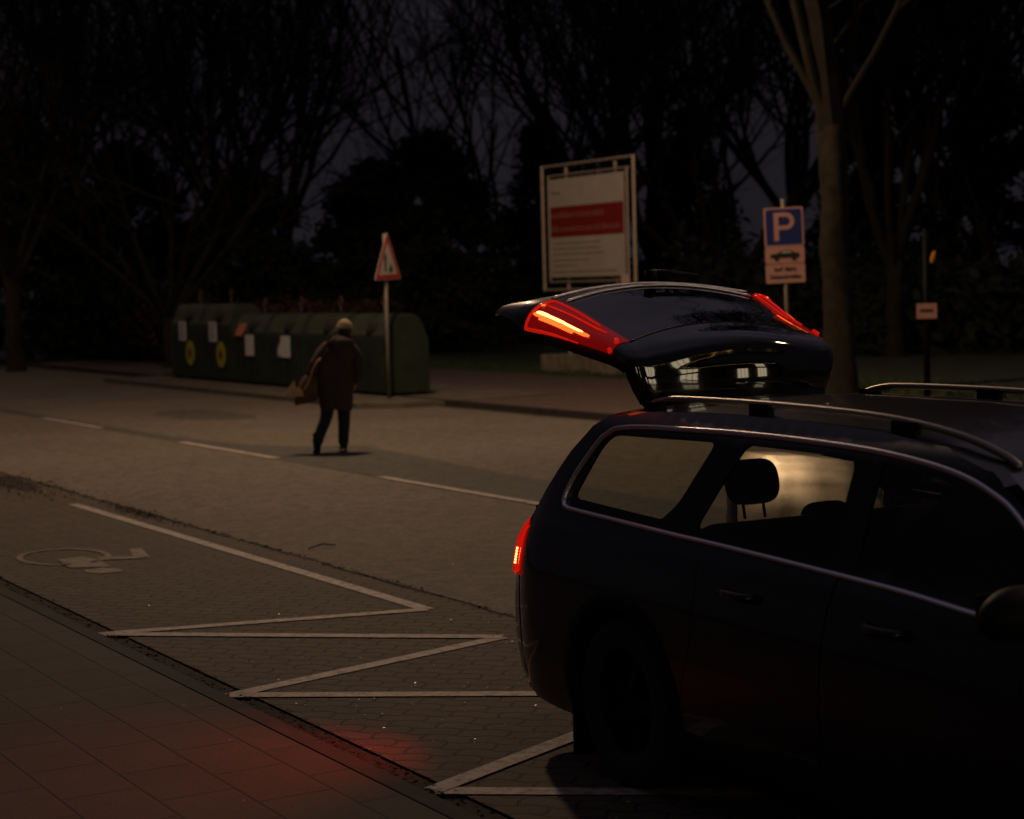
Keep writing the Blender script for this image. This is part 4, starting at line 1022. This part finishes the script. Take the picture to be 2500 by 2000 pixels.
# shoulder bag
bg = empty('shoulder_bag', (-2.30 - .32, 23.60, .80), math.radians(8), 'brown shoulder bag with pale flap hanging at the left side of the person', 'bag')
mb = MB(); rows = []
for i, (z, x, rx, ry) in enumerate(((-.14, .00, .10, .05), (-.135, .0, .125, .085), (-.06, .01, .135, .095), (.04, .03, .125, .09), (.14, .05, .10, .075), (.18, .06, .085, .05))):
    rows.append([(x + rx * math.copysign(abs(math.cos(a)) ** .6, math.cos(a)), ry * math.copysign(abs(math.sin(a)) ** .6, math.sin(a)), z + .02 * math.cos(a)) for a in [2 * PI * k / 24 for k in range(25)]])
mb.grid(rows); mb.add([q for q in rows[0][:-1]], [tuple(range(24))[::-1]]); mb.add([q for q in rows[-1][:-1]], [tuple(range(24))]); mb.build('bag_body', M_bag, bg, True, angle=.9)
mb = MB(); mb.tube(catmull([(.10, -.06, .17), (.17, -.13, .34), (.22, -.17, .48), (.30, -.15, .62), (.38, -.08, .68)], 5), .022, 6, flat=.3); mb.build('bag_strap', M_bag, bg, True)
mb = MB(); mb.add([(-.24, -.11, -.045), (-.02, -.115, -.055), (-.04, -.10, .02), (-.10, -.10, .04), (-.12, -.10, .13), (-.24, -.06, -.045), (-.02, -.06, -.055), (-.04, -.06, .02), (-.10, -.06, .04), (-.12, -.06, .13)],
    [(0, 1, 2, 3, 4), (9, 8, 7, 6, 5), (0, 5, 6, 1), (1, 6, 7, 2), (2, 7, 8, 3), (3, 8, 9, 4), (4, 9, 5, 0)]); mb.build('bag_flap', M_bag_light, bg)
mb = MB(); mb.tube(catmull([(-.02, -.11, .02), (.05, -.13, .14), (.08, -.13, .24), (.13, -.16, .33), (.17, -.17, .37)], 4), [.010, .012, .014, .012, .015, .015, .018, .02, .018, .018, .02, .022, .025, .025, .025, .025, .02], 6, flat=.4); mb.build('flap_edge', M_bag_light, bg, True); bg.scale = (1.15, 1.1, 1.12)

# ------------------------------------------------------------------ houses behind the viewpoint, whose lit windows mirror in the tailgate and doors
M_wall = pbr('house_wall', (.16, .13, .10), .9, var=.2, vscale=.6)
M_roof_tile = pbr('roof_tile', (.05, .03, .025), .9)
M_lit = emis('lit_window', (1, .80, .52), 3.2); M_unlit = pbr('dark_window', (.01, .01, .012), .1)
M_sash = pbr('window_frame', (.05, .045, .04), .7)
def house(u, v, rz, wd, dp, hh, label, lit, cols, zs):
    r = empty('house', G(u, v, 0), rz, label, 'house')
    mb = MB(); mb.box((0, dp / 2, hh / 2), (wd, dp, hh)); mb.build('wall', M_wall, r)
    mb = MB(); mb.add([(-wd / 2 - .4, -.4, hh), (wd / 2 + .4, -.4, hh), (wd / 2 + .4, dp + .4, hh), (-wd / 2 - .4, dp + .4, hh), (-wd / 2 - .4, dp / 2, hh + 3), (wd / 2 + .4, dp / 2, hh + 3)],
                      [(0, 1, 5, 4), (2, 3, 4, 5), (0, 4, 3), (1, 2, 5), (3, 2, 1, 0)]); mb.build('roof', M_roof_tile, r)
    k = 0
    for z in zs:
        for c in range(cols):
            x = -wd / 2 + (c + .5) * wd / cols; on = (k in lit); k += 1
            mb = MB(); mb.box((x, -.02, z), (1.9, .04, 2.4)); wn = mb.build('window', M_sash, r)
            mb = MB()
            for q in (-.55, 0, .55): mb.box((x + q * 1.05, -.045, z), (.50, .01, 2.2))
            mb.build('pane', M_lit if on else M_unlit, wn)
    return r
house(-20, 9, A30, 24, 9, 7.5, 'wide house across the road bend in front of the car, behind the viewpoint', (1, 2, 4, 5, 8, 11), 7, (2.2, 5.4)).rotation_euler[2] = A30 + PI
house(-12, -9.2, A30 - PI / 2, 30, 9, 6.5, 'long house along the pavement beside the car, behind the viewpoint', (1, 4, 9), 8, (1.9, 4.9)).rotation_euler[2] = A30 + PI / 2

# ------------------------------------------------------------------ trees
random.seed(11)
def add_branch(mb, pts, r0, r1, n):
    k = len(pts); mb.tube(pts, [r0 + (r1 - r0) * i / (k - 1) for i in range(k)], n, cap=False)
def grow(mb, p, d, L, r, depth, maxd, rng, spread=.6, up=.12, kids=(4, 5, 6, 6), twig_r=.006):
    """a bent branch and its side branches"""
    segs = 5 if depth < 2 else 3; pts = [Vector(p)]; dd = Vector(d).normalized()
    segs = 8 if depth == 0 else segs
    for i in range(segs):
        dd = (dd + Vector((rng.uniform(-1, 1), rng.uniform(-1, 1), rng.uniform(-.6, .9))) * (.16 + .05 * depth) + Vector((0, 0, up * .4))).normalized()
        pts.append(pts[-1] + dd * L / segs)
    r1 = max(twig_r, r * (.55 if depth == 0 else .45))
    add_branch(mb, pts, r, r1, 6 if depth == 0 else (4 if depth < 3 else 3))
    if depth >= maxd: return
    nk = kids[depth]
    for k in range(nk):
        t = .30 + .70 * (k + rng.random() * .8) / nk; t = min(t, .98); i = min(segs - 1, int(t * segs)); f = t * segs - i
        q = pts[i].lerp(pts[i + 1], f); base = (pts[i + 1] - pts[i]).normalized()
        side = base.orthogonal().normalized(); side.rotate(Matrix.Rotation(rng.uniform(0, 2 * PI), 3, base))
        nd = (base * rng.uniform(.5, .9) + side * spread * rng.uniform(.7, 1.3) + Vector((0, 0, up))).normalized()
        grow(mb, q, nd, L * rng.uniform(.5, .72) * (1.1 - .35 * t), max(twig_r, r * .52 * (1.15 - .45 * t)), depth + 1, maxd, rng, spread, up, kids, twig_r)
def bare_tree(name, seed, H, r0, trunk_h, limbs, mat_t=None, kids=(5, 6, 6, 5), lean=(0, 0), spread=.6, steep=.9, maxd=4, limb_dirs=None, twig_r=.006):
    rng = random.Random(seed); root = empty(name)
    mb = MB(); pts = [Vector((0, 0, -.1))]
    for i in range(1, 8): pts.append(Vector((lean[0] * i / 7 + rng.uniform(-.03, .03), lean[1] * i / 7 + rng.uniform(-.03, .03), trunk_h * i / 7)))
    rad = [r0 * 1.45, r0 * 1.08, r0, r0 * .96, r0 * .93, r0 * .92, r0 * .95, r0 * .9]
    pts2 = catmull(pts, 5); rad2 = [float(np.interp(i / (len(pts2) - 1) * 7, range(8), rad)) for i in range(len(pts2))]
    mb.tube(pts2, rad2, 20, cap=False)
    for i in range(len(mb.v)):
        q = Vector(mb.v[i]); k = i // 20; c_ = Vector(pts2[k]); a_ = (i % 20) * 2 * PI / 20; f = 1 + .06 * math.sin(3 * a_ + k * .15) + .035 * math.sin(7 * a_ - k * .4 + seed) + rng.uniform(-.05, .05)
        mb.v[i] = tuple(c_ + (q - c_) * f)
    mb.build('trunk', mat_t or M_bark, root, True)
    mb = MB()
    for k in range(limbs):
        a = 2 * PI * (k + rng.uniform(-.25, .25)) / limbs
        if limb_dirs: d, Lf, rf, zf = limb_dirs[k]
        else: d, Lf, rf, zf = (math.cos(a) * spread, math.sin(a) * spread, steep * rng.uniform(.7, 1.4)), rng.uniform(.85, 1.1), rng.uniform(.45, .65), rng.uniform(.82, 1.0)
        grow(mb, pts[-1] * zf + Vector((0, 0, -.05)), d, (H - trunk_h) * .62 * Lf, r0 * rf, 0, maxd - 1, rng, kids=kids, twig_r=twig_r)
    mb.build('crown', M_twig, root)
    return root
def place(root, x, y, rz, s, label, cat='tree', group=None, first=True, sz=None):
    o = root if first else copy_tree(root)
    o.location = (x, y, 0); o.rotation_euler = (0, 0, rz); o.scale = (s, s, sz or s); tag(o, label, cat, group); return o

# the big tree beside the parking sign, lit from the left
big = bare_tree('park_tree', 5, 15, .255, 4.6, 6, M_bark, kids=(7, 6, 5, 4, 3), lean=(-.10, 0), maxd=5, twig_r=.008,
    limb_dirs=[((-.33, -.10, 1.0), 1.1, .36, 1.0), ((.07, .05, 1.3), 1.15, .95, 1.0), ((-.55, .1, 1.1), 1.0, .28, 1.0), ((.50, -.1, 1.1), .9, .24, 1.0), ((.40, .5, 1.2), 1.0, .34, 1.0), ((-.2, .8, .8), .8, .28, .96)])
place(big, 5.60, 31.6, 0, 1, 'big bare tree with forked mossy limbs standing between parking sign and notice post', 'tree')

protos = [bare_tree('bare_tree', 21, 15, .22, 3.6, 6, kids=(6, 6, 6, 5)), bare_tree('bare_tree', 22, 17, .20, 2.4, 7, kids=(6, 6, 6, 5), spread=.45, steep=1.2), bare_tree('bare_tree', 23, 13, .17, 1.6, 7, kids=(6, 6, 5, 5), spread=.8, steep=.7)]
# px in the photograph -> a place at distance Y metres
def at(px, Y): return ((px - 1250) / F_PX * Y)
GT = 'bare trees of the park beyond the path'
spots = [(0, 1463, 51, .4, 1.0, 'bare tree standing right behind the site board'),
 (1, 40, 52, 1.2, 1.1, 'bare tree at the left edge of the picture'), (2, 250, 60, 2.2, 1.15, 'broad bare tree behind the far left of the containers'),
 (0, 560, 58, 3.0, 1.15, 'dense bare tree rising behind the left containers'), (1, 690, 66, 4.1, 1.2, 'tall narrow bare tree rising behind the middle of the containers'), (2, 420, 50, 5.2, 1.0, 'low forked bare tree close behind the left containers'),
 (0, 150, 74, .9, 1.3, 'tall bare tree far back on the left'), (2, 1240, 62, 1.7, 1.25, 'bare tree left of the site board in front of the sky'),
 (1, 1600, 64, 2.9, 1.2, 'tall bare tree between site board and parking sign'), (2, 1780, 52, 3.6, 1.1, 'spreading bare tree left behind the parking sign'),
 (1, 2190, 45, 5.0, 1.0, 'tall thin bare tree behind the notice post'), (0, 2330, 56, .2, 1.15, 'bare tree at the right, behind the notice post'),
 (2, 2480, 48, 1.0, 1.1, 'bare tree at the right edge of the picture'), (1, 2290, 70, 2.0, 1.25, 'tall bare tree far back on the right'),
 (0, 1950, 72, 4.4, 1.3, 'bare tree far back behind the big tree')]
used = set()
for k, px, Y, rz, s, lb in spots:
    place(protos[k], at(px, Y), Y, rz, s, lb, group=GT, first=k not in used); used.add(k)

# evergreens: trunk, boughs of many small needle clumps with an uneven outline
def evergreen(seed, H, R, n=9000, leaf=.11, conic=.6):
    rng = random.Random(seed); root = empty('evergreen_tree'); mb = MB(); mb.tube([(0, 0, -.1), (.05, 0, H * .5), (0, 0, H * .93)], [R * .09, R * .06, .03], 8); mb.build('trunk', M_bark, root, True)
    mb = MB(); boughs = []
    for _ in range(110):
        t = rng.random() ** .8; z = H * (.06 + .92 * t); rr = R * ((1 - t) ** conic) * rng.uniform(.75, 1.15) + .15; a = rng.uniform(0, 2 * PI)
        boughs.append((Vector((0, 0, z)), Vector((math.cos(a) * rr, math.sin(a) * rr, z - .12 * rr))))
    for _ in range(n):
        a, b = rng.choice(boughs); t = rng.random() ** .45; q = a.lerp(b, t) + Vector((rng.gauss(0, .20), rng.gauss(0, .20), rng.gauss(0, .16)))
        d1 = Vector((rng.gauss(0, 1), rng.gauss(0, 1), rng.gauss(0, .6))).normalized() * leaf * rng.uniform(.6, 1.6); d2 = Vector((rng.gauss(0, 1), rng.gauss(0, 1), rng.gauss(0, .6))).normalized() * leaf * .6
        mb.add([q - d1, q + d2, q + d1, q - d2], [(0, 1, 2, 3)])
    mb.build('crown', M_needle, root); return root
ev = [evergreen(31, 6.6, 3.4, 14000, .14, .5), evergreen(32, 7.6, 2.6, 11000, .13, .9)]
es = [(0, 1060, 56, 0, 1.0, 'broad dark evergreen tree between the containers and the site board'), (0, 930, 60, 2, .92, 'dark rounded evergreen behind the warning sign'), (1, 1690, 58, 1, .95, 'pointed dark evergreen between site board and parking sign'),
      (0, 620, 55, 3, .85, 'dark evergreen mass behind the containers on the left'), (0, 330, 58, 4, 1.0, 'dark evergreen beyond the left end of the containers'), (1, 2420, 54, 2.5, 1.15, 'tall dark evergreen at the right edge'),
      (0, 60, 58, 5, 1.15, 'dark evergreen at the left edge of the picture'), (1, 2120, 60, 4.5, 1.05, 'dark evergreen behind the big tree and the notice post'), (1, 1330, 66, 3.5, 1.0, 'dark evergreen behind the site board')]
used = set()
for k, px, Y, rz, s, lb in es:
    place(ev[k], at(px, Y), Y, rz, s, lb, 'evergreen tree', 'evergreen trees of the park', first=k not in used); used.add(k)

# undergrowth behind the verge and a reddish brown hedge beyond the containers
def thicket(name, label, mat, n, fn, leaf, kind='stuff'):
    rng = random.Random(77); mb = MB()
    for _ in range(n):
        q = fn(rng); d1 = Vector((rng.gauss(0, 1), rng.gauss(0, 1), rng.gauss(0, 1))).normalized() * leaf; d2 = Vector((rng.gauss(0, 1), rng.gauss(0, 1), rng.gauss(0, 1))).normalized() * leaf * .6
        mb.add([q - d1, q + d2, q + d1, q - d2], [(0, 1, 2, 3)])
    return tag(mb.build(name, mat), label, 'undergrowth', kind=kind)
def under(rng):
    u = rng.uniform(10, 90); v = 27 + rng.random() * 9 + 2 * math.sin(u * .35); h = 2.2 + .9 * math.sin(u * .6) + .6 * math.sin(u * 1.7)
    return G(u, v, rng.random() ** .8 * h)
thicket('undergrowth', 'dark undergrowth filling the park edge behind the board and the trees', M_needle, 42000, under, .20)
def hedge(rng):
    u = rng.uniform(33, 60); return G(u, 14.5 + rng.random() * 3.0, .1 + rng.random() ** .8 * (1.45 + .25 * math.sin(u * 1.3) + .15 * math.sin(u * 3)))
thicket('undergrowth', 'reddish brown leafy shrubbery beyond the left end of the containers', M_rust_leaf, 16000, hedge, .10)
# small lamp shining far off between the trunks at the right edge
r = empty('path_lamp', (at(2491, 75), 75, 0), 0, 'tiny greenish lamp shining far off between the trunks at the right edge', 'lamp')
mb = MB(); mb.tube([(0, 0, 0), (0, 0, 3.55)], .05, 8); mb.build('lamp_post', M_plastic, r)
mb = MB(); mb.lathe([(0, .12), (.20, .08), (.24, 0), (.12, -.08), (0, -.1)], 16, Matrix.Translation((0, 0, 3.66))); mb.build('lamp_head', emis('far_lamp', (.55, .95, .70), .55), r, True)

# string of small warm bulbs along the eaves of the house across the road bend
M_bulb = emis('bulb_glow', (1, .66, .20), 6.0)
r = road_empty('string_lights', -19.5, 9, 0, 'string of small warm bulbs hung along the eaves of the house behind the viewpoint', 'string lights')
mb = MB(); pts = [(-10 + .25 * k, .2, 7.2 - .35 * abs(math.sin(k * .26))) for k in range(81)]; mb.tube(pts, .012, 4); mb.build('cable', M_plastic, r)
mb = MB()
for k in range(0, 81): x, y, z = pts[k]; mb.lathe([(0, -.06), (.04, -.03), (.045, .0), (.02, .05)], 8, Matrix.Translation((x, y, z - .06)))
b_ = mb.build('bulbs', M_bulb, r); b_['kind'] = 'stuff'
